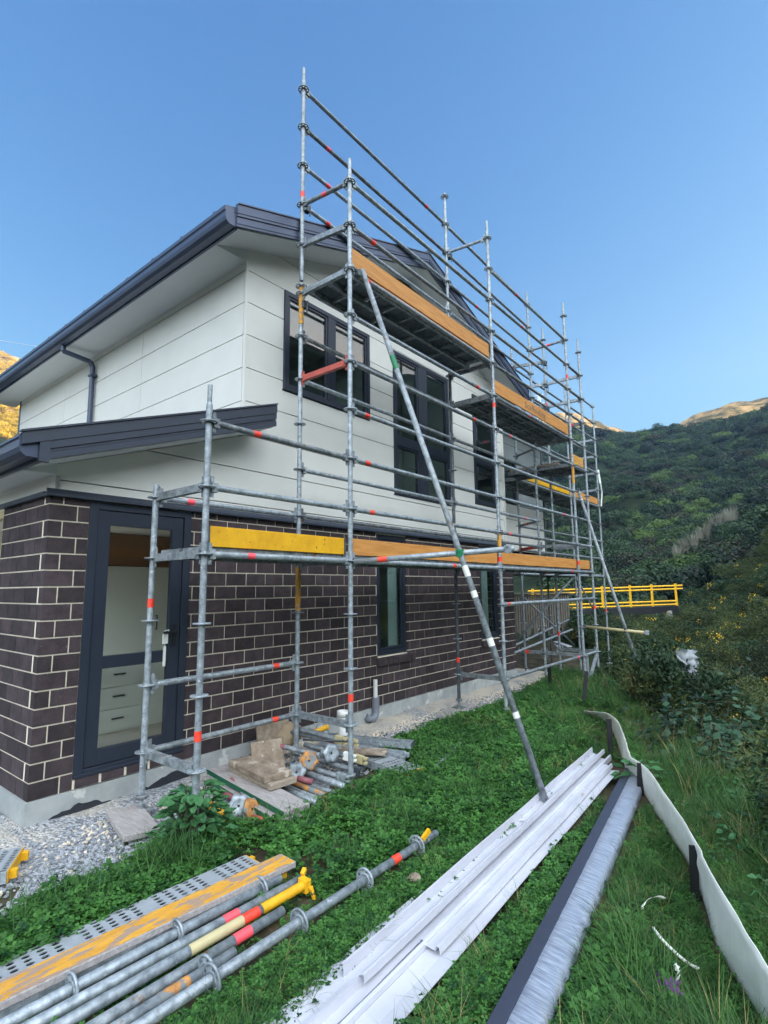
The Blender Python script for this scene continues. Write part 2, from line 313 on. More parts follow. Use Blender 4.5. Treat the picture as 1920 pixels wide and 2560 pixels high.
def polar(name,radii,naz,m,label,cat_kind,az0=-180,az1=180):
    az=np.radians(np.linspace(az0,az1,naz,endpoint=(az1-az0<360)))
    rr,aa=np.meshgrid(radii,az,indexing='ij'); x=CP[0]+rr*np.cos(aa); y=CP[1]+rr*np.sin(aa); z=height(x,y)
    v=np.stack([x,y,z],-1).reshape(-1,3); nr=len(radii); f=[]
    idx=np.arange(nr*naz).reshape(nr,naz); wrap=az1-az0>=360
    j=np.arange(naz if wrap else naz-1); j2=(j+1)%naz
    quads=np.stack([idx[:-1][:,j],idx[1:][:,j],idx[1:][:,j2],idx[:-1][:,j2]],-1).reshape(-1,4)
    me=bpy.data.meshes.new(name); me.from_pydata(v.tolist(),[],quads.tolist()); me.materials.append(m)
    me.polygons.foreach_set('use_smooth',[True]*len(quads))
    s=(x-FA[0])*FN[0]+(y-FA[1])*FN[1]
    wild=np.clip(sm(.2,1.5,s)+sm(14,22,rr),0,1).ravel(); n_=fbm(x,y,60,3,9)
    high=np.clip(sm(330,430,rr+25*n_),0,1).ravel()
    for nm,val in(('wild',wild),('high',high)):
        a=me.attributes.new(nm,'FLOAT','POINT'); a.data.foreach_set('value',val.astype(np.float32))
    o=bpy.data.objects.new(name,me); COL.objects.link(o); o['kind']=cat_kind; o['label']=label
    return o
R_=np.concatenate([np.linspace(.0,12,70),np.linspace(12.4,60,60)[1:],np.geomspace(62,800,100)])
R_[0]=.02
polar('ground',R_,480,groundmat(),'earth of the building site rising into bush covered hills','structure')
# gravel apron beside the house : a sheet a few mm above the earth
GB=[(-4.2,.5),(-1.07,.02),(-.74,.08),(-.43,.0),(-.17,.2),(.22,.2),(.98,.1),(2.0,.30),(2.97,.4),(3.69,.48),(4.57,.35),(7.24,.59),(8.6,1.0),(9.0,1.3)]
def gb(x): return np.interp(x,[p[0] for p in GB],[p[1] for p in GB])
def gravelmat():
    m=bpy.data.materials.new('crushed_gravel'); m.use_nodes=True; t=m.node_tree; N=t.nodes; L=t.links; b=N['Principled BSDF']; b.inputs['Roughness'].default_value=.9
    tc=N.new('ShaderNodeTexCoord'); v=N.new('ShaderNodeTexVoronoi'); v.inputs['Scale'].default_value=55; L.new(tc.outputs['Object'],v.inputs['Vector'])
    sx=N.new('ShaderNodeSeparateColor'); L.new(v.outputs['Color'],sx.inputs[0])
    c=N.new('ShaderNodeValToRGB'); e=c.color_ramp.elements; e[0].color=srgb(92,98,106); e[1].color=srgb(178,182,186); e[1].position=.9; L.new(sx.outputs[0],c.inputs[0])
    n=N.new('ShaderNodeTexNoise'); n.inputs['Scale'].default_value=1.6; n.inputs['Detail'].default_value=6; L.new(tc.outputs['Object'],n.inputs['Vector'])
    a=N.new('ShaderNodeAttribute'); a.attribute_name='lime'; ad=N.new('ShaderNodeMath'); ad.operation='ADD'; L.new(a.outputs['Fac'],ad.inputs[0]); L.new(n.outputs['Fac'],ad.inputs[1])
    c2=N.new('ShaderNodeValToRGB'); c2.color_ramp.elements[0].position=.72; c2.color_ramp.elements[1].position=1.0; L.new(ad.outputs[0],c2.inputs[0])
    mx=N.new('ShaderNodeMix'); mx.data_type='RGBA'; L.new(c2.outputs[0],mx.inputs['Factor']); L.new(c.outputs[0],mx.inputs['A']); mx.inputs['B'].default_value=srgb(206,196,178); L.new(mx.outputs['Result'],b.inputs['Base Color'])
    bp=N.new('ShaderNodeBump'); bp.inputs['Strength'].default_value=.9; bp.inputs['Distance'].default_value=.015; bp.invert=True; L.new(v.outputs['Distance'],bp.inputs['Height']); L.new(bp.outputs[0],b.inputs['Normal'])
    return m
xs_=np.linspace(-4,9,140); nv=16; V=[];F=[];lime=[]
for i,x in enumerate(xs_):
    y0=float(gb(x))-.12+.05*math.sin(x*5.3)+.04*math.sin(x*13); y1=1.33 if -.64<x<7.62 else (3.2 if x<=-.64 else 1.9)
    for j in range(nv+1):
        y=y0+(y1-y0)*j/nv; zz=float(height(x,y))+.006+.035*sm(.75,1.2,y)+.012*float(fbm(np.array(x),np.array(y),.6,3,4))*sm(y0,y0+.15,y)
        V.append((x,y,float(zz))); lime.append(float(.28*sm(.55,1.0,y)+(.12 if x>1.5 else 0)))
for i in range(len(xs_)-1):
    for j in range(nv): a=i*(nv+1)+j; F.append((a,a+nv+1,a+nv+2,a+1))
me=bpy.data.meshes.new('gravel'); me.from_pydata(V,[],F); me.materials.append(gravelmat()); me.polygons.foreach_set('use_smooth',[True]*len(F))
a=me.attributes.new('lime','FLOAT','POINT'); a.data.foreach_set('value',lime)
go=bpy.data.objects.new('gravel_path',me); COL.objects.link(go); tag(go,'strip of grey and cream gravel along the house foot',kind='structure')
# ------------------------------------------------------------------ house
house=empty('house',(3,4,-.5),'two storey house of charcoal brick and pale weatherboard under a slate gable roof','house')
SL=.349
def lean(x): return 2.195+SL*(x+.787)          # underside of lean-to roof at the barge
def mainL(x): return 4.894+SL*(x-.761)
def mainR(x): return 4.894+SL*(7.72-x)
def wallpanel(mb,rows,x0,x1,holes,y0,y1,tops,gap=0.0):
    for za,zb in rows:
        cuts=sorted({za,zb}|{h[2] for h in holes if za<h[2]<zb}|{h[3] for h in holes if za<h[3]<zb})
        for a,b in zip(cuts[:-1],cuts[1:]):
            iv=[(x0,x1)]
            for h in holes:
                if h[2]<b-1e-6 and h[3]>a+1e-6:
                    n=[]
                    for p,q in iv:
                        if h[1]<=p or h[0]>=q: n.append((p,q)); continue
                        if h[0]>p:n.append((p,h[0]))
                        if h[1]<q:n.append((h[1],q))
                    iv=n
            bb=b-gap if b==zb else b
            for p,q in iv:
                if q-p<.004: continue
                pts=[(p,a),(q,a),(q,bb),(p,bb)]
                for t in tops: pts=clip(pts,*t)
                if len(pts)>=3: mb.poly_y(pts,y0,y1)
UW=[(1.726,3.276,3.548,4.79),(3.826,5.34,2.58,4.765),(6.17,6.95,2.715,4.74)]
LW=[(3.444,4.106,.345,1.975),(6.285,6.96,.34,1.975)]
DOOR=(-.311,.628,-.215,1.986)
BOARDS=[4.802-.381*i for i in range(-3,8)]
BOARDS=sorted(BOARDS)
rows=[(2.05,BOARDS[0])] if BOARDS[0]>2.06 else []
rows+= [(max(a,2.05),b) for a,b in zip(BOARDS[:-1],BOARDS[1:]) if b>2.06]
# gable wall facing the scaffold
mb=MB(); Ltop=[(-SL,1,4.894-SL*.761-.01),(SL,1,4.894+SL*7.72-.01)]
wallpanel(mb,rows,1.19,7.30,UW,1.2,1.24,Ltop,.011)
wallpanel(mb,rows,-.59,1.19,[],1.2,1.24,[(-SL,1,2.195+SL*.787-.01)],.011)
clad=mb.build('weatherboard_wall',M['clad'],house)
mb=MB(); mb.poly_y([(-.58,2.05),(1.2,2.05),(1.2,lean(1.2)-.02),(-.58,lean(-.58)-.02)],1.241,1.3)
wallpanel(mb,[(2.05,6.2)],1.2,7.28,UW,1.241,1.3,[(-SL,1,4.894-SL*.761-.02),(SL,1,4.894+SL*7.72-.02)])
mb.build('wall_backing',M['navy_dark'],house)
mb=MB(); mb.box2((7.26,1.185,2.06),(7.34,1.26,5.0)); mb.build('corner_trim',M['clad'],house); mb=MB(); mb.box2((1.17,1.188,3.0),(1.2,1.215,4.9)); mb.build('corner_trim',M['clad'],house)
# upper wall above the lean-to
mb=MB()
for za,zb in rows:
    if zb<2.9: continue
    for (ya,yb) in ((1.24,3.5),(3.506,6.1),(6.106,8.2)):
        mb.box2((1.18,ya,max(za,2.9)),(1.22,yb,min(zb-.011,4.885)))
mb.build('weatherboard_wall',M['clad'],house)
mb=MB(); mb.box2((1.221,1.31,2.5),(1.27,8.2,4.885)); mb.box2((1.18,8.2,-.4),(7.3,8.3,4.9)); mb.box2((7.2,1.31,2.0),(7.26,8.2,4.9)); mb.build('wall_backing',M['navy_dark'],house)
# main roof
def slab(mb,xa,za,xb,zb,th,y0,y1): mb.poly_y([(xa,za),(xb,zb),(xb,zb-th),(xa,za-th)],y0,y1)
mb=MB(); mb.poly_y([(.61,5.06),(4.24,5.06+SL*3.63),(4.24,5.0+SL*3.63),(.61,5.0)],.80,8.75)
mb.poly_y([(4.24,5.06+SL*3.63),(7.87,5.06),(7.87,5.0),(4.24,5.0+SL*3.63)],.80,8.75)
for i in range(1,16):
    for sgn in(0,1): pass
roof=mb.build('roof',M['navy'],house)
mb=MB()
for k in range(12):                           # standing ribs of the long run roofing
    y=1.0+k*.62
    mb.poly_y([(.62,5.062),(4.2,5.062+SL*3.58),(4.2,5.09+SL*3.58),(.62,5.09)],y,y+.03)
    mb.poly_y([(4.28,5.062+SL*3.59),(7.86,5.062),(7.86,5.09),(4.28,5.09+SL*3.59)],y,y+.03)
mb.build('roof_rib',M['navy'],roof)
mb=MB(); mb.poly_y([(3.98,5.06+SL*3.40),(4.24,5.15+SL*3.63),(4.50,5.06+SL*3.40),(4.50,5.04+SL*3.40),(4.24,5.12+SL*3.63),(3.98,5.04+SL*3.40)],.77,8.76); mb.build('ridge_cap',M['navy'],roof)
# barge boards of the gable (cap, fascia in two steps)
def barge(xa,xb,zf,y,parent,flip=1):
    mb=MB(); a,b=xa,xb
    def strip(o0,o1,y0,y1):
        mb.poly_y([(a,zf(a)+o0),(b,zf(b)+o0),(b,zf(b)+o1),(a,zf(a)+o1)],y0,y1)
    strip(.0,.105,y,y+.03); strip(.028,.05,y-.006,y); strip(.108,.135,y-.012,y+.03); strip(.138,.232,y-.018,y+.03); strip(.235,.25,y-.03,y+.03)
    return mb.build('barge_board',M['navy'],parent)
barge(.74,4.232,lambda x:4.894+SL*(x-.761),.78,house); barge(4.236,7.74,lambda x:4.894+SL*(7.72-x)-.0+ (4.894+SL*(4.232-.761)-(4.894+SL*(7.72-4.232))),.78,house)
# soffits
mb=MB(); mb.poly_y([(.77,4.90),(4.23,4.90+SL*3.46),(4.23,4.885+SL*3.46),(.77,4.885)],.812,1.239); mb.poly_y([(4.231,4.90+SL*3.46),(7.7,4.90),(7.7,4.885),(4.231,4.885+SL*3.46)],.812,1.239)
mb.box2((.77,1.24,4.885),(1.23,8.72,4.897)); mb.poly_y([(.772,4.886),(1.195,4.886),(1.195,4.886+SL*.425)],1.2,1.2395); mb.build('soffit',M['soffit'],house)
# gutters
def gutter(x,zt,y0,y1,parent,depth=.145):
    mb=MB(); pr=[(0,0),(-.012,-.018),(0,-.03),(0,-.085),(.012,-.12),(.045,-depth),(.12,-depth),(.125,-depth+.005),(.125,0),(.119,0),(.119,-depth+.01),(.05,-depth+.01),(.02,-.115),(.008,-.085),(.008,0)]
    pts=[(x+p,zt+q) for p,q in pr]; n=len(pts)
    vs=[(a,y0,b) for a,b in pts]+[(a,y1,b) for a,b in pts]
    mb.add(vs,[(i,n+i,n+(i+1)%n,(i+1)%n) for i in range(n)])
    cap=[(x+p,zt+q) for p,q in pr[:8]]+[(x+.125,zt)]
    mb.poly_y(cap,y0-.004,y0); mb.poly_y(cap,y1,y1+.004)
    return mb.build('gutter',M['navy'],parent)
gutter(.615,5.03,.80,8.75,house); gutter(-.985,2.338,.80,4.6,house)
mb=MB(); mb.box2((.742,.815,4.87),(.766,8.74,5.0)); mb.box2((-.858,.815,2.17),(-.832,4.58,2.33)); mb.build('fascia',M['navy'],house)
# downpipe
mb=MB(); xx=1.12
mb.path([(.72,5.02,4.9),(.72,5.02,4.80),(1.09,4.97,4.74),(1.125,4.95,4.66),(1.125,4.93,3.0)],.037,10)
dp=mb.build('downpipe',M['navy'],house)
mb=MB(); mb.box2((1.08,4.88,4.5),(1.178,5.0,4.53)); mb.build('bracket',M['navy'],dp)
# lean-to
mb=MB(); mb.poly_y([(-.98,2.35),(1.30,2.35+SL*2.28),(1.30,2.30+SL*2.28),(-.98,2.30)],.80,1.179); mb.poly_y([(-.98,2.35),(1.178,2.35+SL*2.158),(1.178,2.30+SL*2.158),(-.98,2.30)],1.18,4.6)
lr=mb.build('lean_to_roof',M['navy_dark'],house)
mb=MB()
def strip2(o0,o1,y0,y1,a=-.80,b=1.292): mb.poly_y([(a,lean(a)+o0),(b,lean(b)+o0),(b,lean(b)+o1),(a,lean(a)+o1)],y0,y1)
strip2(.0,.05,.775,.81); strip2(.053,.075,.782,.81); strip2(.078,.135,.772,.81); strip2(.138,.225,.765,.81,-.975); strip2(.228,.243,.752,.81,-.99)
mb.box2((-.865,.77,2.165),(-.795,.812,2.33)); mb.build('barge_board',M['navy_dark'],house)
mb=MB(); mb.poly_y([(-.79,lean(-.79)+.01),(1.285,lean(1.285)+.01),(1.285,lean(1.285)-.004),(-.79,lean(-.79)-.004)],.812,1.199); mb.box2((-.83,1.2,2.165),(-.59,4.5,2.178)); mb.build('soffit',M['soffit'],house)
mb=MB(); mb.poly_y([(-.83,2.166),(-.592,2.166),(-.592,2.262),(-.79,2.193)],1.185,1.1995); mb.build('soffit',M['soffit'],house)
mb=MB(); mb.box2((-.6,1.2,2.05),(-.56,4.5,2.165)); mb.build('weatherboard_wall',M['clad'],house)
# flashing above the bricks
mb=MB(); mb.box2((-.66,1.165,1.993),(7.60,1.24,2.012)); mb.poly_x([(1.168,2.012),(1.2,2.055),(1.199,2.0121)],-.655,7.30); mb.box2((-.66,1.24,1.993),(-.60,2.3,2.03)); mb.build('flashing',M['navy_dark'],house)
# foundation
mb=MB()
N_=60
mb.box2((-.60,1.24,-.75),(7.58,5.0,-.298)); mb.poly_y([(-.635,-.75),(7.6,-.75),(7.6,-.30),(-.635,-.30)],1.205,1.238); mb.box2((-.636,1.239,-.75),(-.605,5.0,-.30))
fd=mb.build('foundation',M['concrete'],house)
mb=MB()
pts_=[]
for i in range(70):
    x=-.5+i*.03; t=i/69; pts_.append((x,-.47+.10*(.5+.5*math.sin(i*.21+.3))*math.sin(t*math.pi)**.5+.035*mnoise.noise(Vector((i*.45,0,2)))))
for a_,b_ in zip(pts_[:-1],pts_[1:]): mb.poly_y([(a_[0],-.57),(b_[0],-.57),b_,a_],1.201,1.2045)
mb.build('bitumen_strip',M['tar'],fd)
# bricks
CH=.1315; BL=.2505
def bricks(mb,tones):
    nrow=18
    for r in range(nrow):
        za=-.295+r*CH; zb=min(za+CH-.012,1.992)
        if zb-za<.02: continue
        off=.918 if r%2 else .918+.125
        k0=int((-.62-off)/BL)-1
        for k in range(k0,k0+36):
            xa=max(off+k*BL+.006,-.62); xb=min(off+(k+1)*BL-.006,7.6)
            if xb-xa<.02: continue
            if xb<.66+.02 and xa<.66: continue
            if xa<.62: continue
            segs=[(xa,xb)]
            for h in [DOOR]+LW:
                lo=-.3 if h is DOOR else h[2]-.11
                if za<h[3]-.004 and zb>lo+.01:
                    ns=[]
                    for p,q in segs:
                        if h[1]<=p or h[0]>=q: ns.append((p,q)); continue
                        if h[0]-.004-p>.02: ns.append((p,h[0]-.004))
                        if q-h[1]-.004>.02: ns.append((h[1]+.004,q))
                    segs=ns
            for p,q in segs:
                j=random.uniform(-.0015,.0015); n0=len(mb.f)
                mb.box2((p,1.22+j,za),(q,1.30,zb)); tones+= [random.uniform(.62,1.38)]*(len(mb.f)-n0)
        j0=-.515 if r%2 else -.405
        for p,q in((-.62,j0-.006),(j0+.006,-.3145)):
            n0=len(mb.f); mb.box2((p,1.22,za),(q,1.30,zb)); tones+=[random.uniform(.62,1.38)]*(len(mb.f)-n0)
        if True:
            p=.632; nx_=min([off+k_*BL for k_ in range(-2,8) if off+k_*BL>.66])
            n0=len(mb.f); mb.box2((p,1.22,za),(nx_-.006,1.30,zb)); tones+=[random.uniform(.62,1.38)]*(len(mb.f)-n0)
        # return walls left and right
        for X,s,ye in((-.62,-1,2.28),(7.6,1,5.0)):
            o=1.34 if r%2 else 1.34+.125
            y=o-BL*2
            while y<ye:
                ya=max(y+.006,1.305); yb=min(y+BL-.006,ye)
                if yb-ya>.03:
                    n0=len(mb.f); j=random.uniform(-.0015,.0015)
                    if s<0: mb.box2((X+j,ya,za),(X+.08,yb,zb))
                    else: mb.box2((X-.08,ya,za),(X+j,yb,zb))
                    tones+= [random.uniform(.62,1.38)]*(len(mb.f)-n0)
                y+=BL
def sillbricks(mb,tones,x0,x1,zt,yf,hh=.085,tilt=.03):
    n=max(2,round((x1-x0)/.105)); w=(x1-x0)/n
    for i in range(n):
        n0=len(mb.f); mb.poly_x([(yf,zt-tilt-hh),(1.3,zt-hh),(1.3,zt),(yf,zt-tilt)],x0+i*w+.006,x0+(i+1)*w-.006); tones+=[random.uniform(.8,1.25)]*(len(mb.f)-n0)
mb=MB(); tones=[]; bricks(mb,tones)
for h in LW: sillbricks(mb,tones,h[0]-.04,h[1]+.13,h[2]-.012,1.165)
n=9
for i in range(n):
    w=(DOOR[1]-DOOR[0])/4.6; x0=DOOR[0]+i*w
    if x0>DOOR[1]-.03: break
    n0=len(mb.f); mb.box2((x0+.012,1.20,-.288),(min(x0+w-.012,DOOR[1]),1.3,-.222)); tones+=[random.uniform(.9,1.2)]*(len(mb.f)-n0)
bo=mb.build('brick_wall',M['brick'],house)
at_=bo.data.attributes.new('tone','FLOAT','FACE'); at_.data.foreach_set('value',np.array(tones,dtype=np.float32))
mb=MB(); holes=[(DOOR[0],DOOR[1],-.225,DOOR[3])]+[(h[0]-.006,h[1]+.006,h[2]-.012,h[3]) for h in LW]
wallpanel(mb,[(-.298,1.992)],-.614,7.594,holes,1.2265,1.306,[])
mb.box2((-.614,1.3062,-.298),(-.545,2.275,1.992)); mb.box2((7.53,1.3062,-.298),(7.594,5.0,1.992))
for h in LW: mb.poly_x([(1.180,h[2]-.124),(1.3,h[2]-.094),(1.3,h[2]-.020),(1.180,h[2]-.050)],h[0]-.030,h[1]+.120)
mb.box2((DOOR[0],1.207,-.292),(DOOR[1],1.226,-.226))
mb.build('mortar',M['mortar'],bo)
# windows
def window(x0,x1,z0,z1,y,mull=(),trans=(),glass='glass_up',fw=.055,flange=True,dp=.09):
    mb=MB()
    mb.box2((x0,y,z0),(x0+fw,y+dp,z1)); mb.box2((x1-fw,y,z0),(x1,y+dp,z1)); mb.box2((x0+fw,y,z0),(x1-fw,y+dp,z0+fw)); mb.box2((x0+fw,y,z1-fw),(x1-fw,y+dp,z1))
    xs=[x0+fw]; 
    for c,w in mull: mb.box2((c-w/2,y+.002,z0+fw),(c+w/2,y+dp,z1-fw)); xs+=[c-w/2,c+w/2]
    xs.append(x1-fw); zs=[z0+fw]
    for c,w in trans:
        for i in range(0,len(xs),2): mb.box2((xs[i],y+.004,c-w/2),(xs[i+1],y+dp,c+w/2))
        zs+=[c-w/2,c+w/2]
    zs.append(z1-fw)
    sash=.032; panes=[]
    for i in range(0,len(xs),2):
        for j in range(0,len(zs),2):
            a,b,c,d=xs[i],xs[i+1],zs[j],zs[j+1]
            mb.box2((a+.003,y+.012,c+.003),(a+sash,y+.07,d-.003)); mb.box2((b-sash,y+.012,c+.003),(b-.003,y+.07,d-.003)); mb.box2((a+sash,y+.012,c+.003),(b-sash,y+.07,c+sash)); mb.box2((a+sash,y+.012,d-sash),(b-sash,y+.07,d-.003))
            panes.append((a+sash,b-sash,c+sash,d-sash))
    if flange: mb.box2((x0-.012,y+.018,z0-.012),(x1+.012,y+.03,z0)); 
    w=mb.build('window',M['frame'],house,.003)
    for a,b,c,d in panes:
        m=MB(); m.box2((a,y+.03,c),(b,y+.036,d)); setparent(m.build('pane',M[glass]),w)
    return w
w1=window(*UW[0],1.175,mull=[(2.51,.12)])
w2=window(*UW[1],1.175,mull=[(4.56,.22)],trans=[(3.38,.12)])
w3=window(*UW[2],1.175,trans=[(3.5,.08)])
window(*LW[0],1.235,glass='glass_up',flange=False,fw=.06); window(*LW[1],1.235,glass='glass_up',flange=False,fw=.06)
# glazed door
mb=MB(); x0,x1,z0,z1=DOOR; y=1.213
mb.box2((x0,y,z0),(x0+.07,y+.11,z1)); mb.box2((x1-.07,y,z0),(x1,y+.11,z1)); mb.box2((x0+.07,y,z1-.06),(x1-.07,y+.11,z1)); mb.box2((x0+.07,y,z0),(x1-.07,y+.11,z0+.05))
mb.box2((x0-.0,y-.012,z0-.004),(x1,y-.0005,z0+.02))
door=mb.build('door',M['frame'],house,.003)
mb=MB(); a,b,c,d=x0+.076,x1-.076,z0+.056,z1-.066; yy=y+.014
st=.105
mb.box2((a,yy,c),(a+st,yy+.05,d)); mb.box2((b-st,yy,c),(b,yy+.05,d)); mb.box2((a+st,yy,c),(b-st,yy+.05,c+.12)); mb.box2((a+st,yy,d-.12),(b-st,yy+.05,d)); mb.box2((a+st,yy,.60),(b-st,yy+.05,.70))
setparent(mb.build('door_leaf',M['frame'],None,.003),door)
for (zc,zd) in((c+.12,.60),(.70,d-.12)):
    m=MB(); m.box2((a+st,yy+.02,zc),(b-st,yy+.026,zd)); setparent(m.build('pane',M['glass']),door)
mb=MB(); hz=.86; mb.box2((b-.075,yy-.008,hz-.13),(b-.035,yy-.0005,hz+.07)); mb.tube((b-.055,yy-.008,hz),(b-.055,yy-.055,hz),.010,10); mb.beam((b-.055,yy-.055,hz),(b-.185,yy-.055,hz),.018,.02); mb.tube((b-.055,yy-.014,hz-.09),(b-.055,yy-.008,hz-.09),.012,10)
setparent(mb.build('handle',M['black']),door)
mb=MB(); mb.box2((b-.17,yy-.03,hz-.10),(b-.125,yy-.012,hz-.01)); mb.path([(b-.165,yy-.02,hz-.01),(b-.165,yy-.05,hz+.02),(b-.13,yy-.05,hz+.02),(b-.13,yy-.02,hz-.01)],.004,6); mb.box2((b-.16,yy-.02,hz-.3),(b-.135,yy-.015,hz-.12))
setparent(mb.build('key_box',M['white']),door)
# interior shell: slab, ceilings, rooms
mb=MB(); mb.box2((-.54,1.31,-.297),(7.5,8.2,-.22)); mb.build('floor_slab',M['floor'],house)
mb=MB(); mb.box2((-.54,1.33,2.0),(7.5,8.2,2.05)); mb.build('ceiling',M['wallp'],house)
mb=MB(); mb.box2((-.54,4.6,-.22),(3.2,4.66,2.0)); mb.box2((3.14,1.33,-.22),(3.2,4.6,2.0)); mb.box2((3.2,3.2,-.22),(7.5,3.26,2.0)); mb.box2((-.55,2.28,1.92),(-.5,4.6,2.0)); mb.box2((-.55,4.5,-.22),(-.5,4.6,1.75)); mb.box2((5.2,1.33,-.22),(5.26,3.2,2.0)); mb.build('inner_wall',M['wallp'],house)
mb=MB(); mb.box2((1.28,1.35,2.06),(7.2,4.2,2.4)); mb.box2((1.3,4.2,2.4),(7.2,4.25,5.0)); mb.box2((3.5,1.35,2.4),(3.56,4.2,4.85)); mb.box2((5.7,1.35,2.4),(5.76,4.2,4.85)); mb.box2((1.3,1.35,4.86),(7.2,4.2,4.9)); mb.build('inner_wall',M['wallp'],house)
mb=MB(); mb.box2((-.60,2.285,-.22),(-.53,2.36,1.99)); mb.box2((-.60,2.36,1.92),(-.53,4.5,1.99)); mb.build('side_door_frame',M['beigepaint'],house)
for k,(xa,xb,col) in enumerate(((3.84,4.03,'white'),(6.50,6.76,'white'))):
    m=MB(); m.box2((xa-.02,1.335,.36),(xb,1.345,1.95)); m.build('curtain',M[col],house)
# rear wing set back
mb=MB(); mu=MB()
for za,zb in rows:
    mb.box2((9.0,2.4,max(za,2.12)),(12.1,2.44,min(zb,4.5)-.011)) if zb<3.35 else None
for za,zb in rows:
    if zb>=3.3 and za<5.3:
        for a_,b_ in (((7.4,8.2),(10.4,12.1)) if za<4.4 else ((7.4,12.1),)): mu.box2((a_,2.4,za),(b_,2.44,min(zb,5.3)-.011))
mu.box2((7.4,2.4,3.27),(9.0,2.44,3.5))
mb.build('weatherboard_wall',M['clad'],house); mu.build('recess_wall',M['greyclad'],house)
mb=MB(); mb.box2((7.3,2.445,2.12),(12.08,2.5,5.3)); mb.box2((12.04,2.5,2.12),(12.08,8.2,5.3)); mb.build('wall_backing',M['navy_dark'],house)
mb=MB(); mb.box2((7.36,2.0,5.3),(12.4,8.4,5.38)); mb.build('lean_to_roof',M['navy_dark'],house)
mb=MB(); mb.box2((7.27,1.27,2.06),(7.31,2.4,5.2)); mb.build('weatherboard_wall',M['clad'],house)
mb=MB(); mb.box2((7.65,1.9,1.86),(12.3,2.9,1.99)); mb.box2((7.65,2.9,1.9),(12.2,8.0,2.1)); mb.build('balcony_beam',M['timber_muddy'],house)
for k,(xa,xb) in enumerate(((8.2,10.4),)):
    w=MB(); z0_,z1_=3.35,4.4
    for p,q in((xa,xa+.05),((xa+xb)/2-.04,(xa+xb)/2+.04),(xb-.05,xb)): w.box2((p,2.36,z0_),(q,2.43,z1_))
    w.box2((xa+.05,2.362,z0_),(xb-.05,2.43,z0_+.05)); w.box2((xa+.05,2.362,z1_-.05),(xb-.05,2.43,z1_))
    wo=w.build('window',M['frame'],house); m=MB(); m.box2((xa+.05,2.40,z0_+.05),(xb-.05,2.405,z1_-.05)); setparent(m.build('pane',M['glass_up']),wo)
# waste pipe on the wall
mb=MB(); mb.tube((3.33,1.17,-.18),(3.33,1.17,.06),.028,12); wp=mb.build('waste_pipe',M['pvc_white'],house)
mb=MB(); mb.tube((3.33,1.17,-.30),(3.33,1.17,-.16),.05,14); mb.path([(3.33,1.17,-.28),(3.325,1.16,-.36),(3.29,1.16,-.41),(3.22,1.18,-.42),(3.17,1.2,-.38)],.045,12); setparent(mb.build('pipe_bend',M['pvc']),wp)
# furniture behind the glazed door
def at_door(u,v,y): return at(u,v,1,y)
wd=empty('wardrobe',(1.7,3.9,-.22),'tall white wardrobe behind the glazed door','wardrobe')
mb=MB(); mb.box2((.95,3.7,-.22),(2.9,4.25,1.56)); mb.build('carcass',M['white'],wd)
for i in range(3):
    xa=.95+i*.65; m=MB(); m.box2((xa+.004,3.678,-.2),(xa+.646,3.699,1.555)); d_=m.build('wardrobe_door',M['white'],wd); m=MB(); hx=xa+.60 if i!=1 else xa+.05; m.path([(hx,3.677,.72),(hx,3.65,.72),(hx,3.65,.9),(hx,3.677,.9)],.009,6); setparent(m.build('handle',M['steel_dark']),d_)
ch=empty('drawer_chest',(.7,2.6,-.22),'low white chest of three drawers behind the glazed door','drawers')
mb=MB(); mb.box2((.30,2.42,-.22),(1.5,2.9,.47)); mb.build('carcass',M['white'],ch); mb=MB(); mb.box2((.28,2.40,.47),(1.52,2.92,.495)); mb.build('top',M['tan'],ch)
for i in range(3):
    m=MB(); m.box2((.31,2.402,-.20+i*.225),(.84,2.419,.01+i*.225)); d_=m.build('drawer',M['white'],ch); m=MB(); m.beam((.52,2.39,-.08+i*.225),(.64,2.39,-.08+i*.225),.016,.014); setparent(m.build('handle',M['steel_dark']),d_)
bk=empty('wall_cupboard',(1.7,4.0,1.6),'tan timber cupboard above the white wardrobe','cupboard'); mb=MB(); mb.box2((.95,3.72,1.57),(3.12,4.3,1.99)); mb.build('carcass',M['tan'],bk)
# ------------------------------------------------------------------ scaffold
XP,XS,XT,XU,XV=0,1.578,4.673,7.786,8.525; YI=.733; XA,XB,XW=8.33,11.47,13.73; YW,YW2=1.38,2.11
def zk(k): return 5.5-.5*k
scaf=empty('scaffold',(3.5,.4,-.5),'tall galvanised steel scaffold with orange toe boards standing around the house','scaffold')
def rosette_mesh():
    mb=MB(); mb.disc((0,0,0),(0,0,1),.064,.052,.011,20); mb.disc((0,0,0),(0,0,1),.036,.0235,.011,14)
    for i in range(8):
        t=i*math.pi/4+math.pi/8; mb.beam((.034*math.cos(t),.034*math.sin(t),0),(.054*math.cos(t),.054*math.sin(t),0),.014,.0105)
    o=mb.build('rosette',M['galv']); return o
ROS=rosette_mesh(); ros_used=[False]
def add_rosette(x,y,z,parent):
    if not ros_used[0]: o=ROS; ros_used[0]=True
    else: o=ROS.copy(); COL.objects.link(o)
    o.parent=parent; o.matrix_parent_inverse=Matrix()
    o.location=(x,y,z); return o
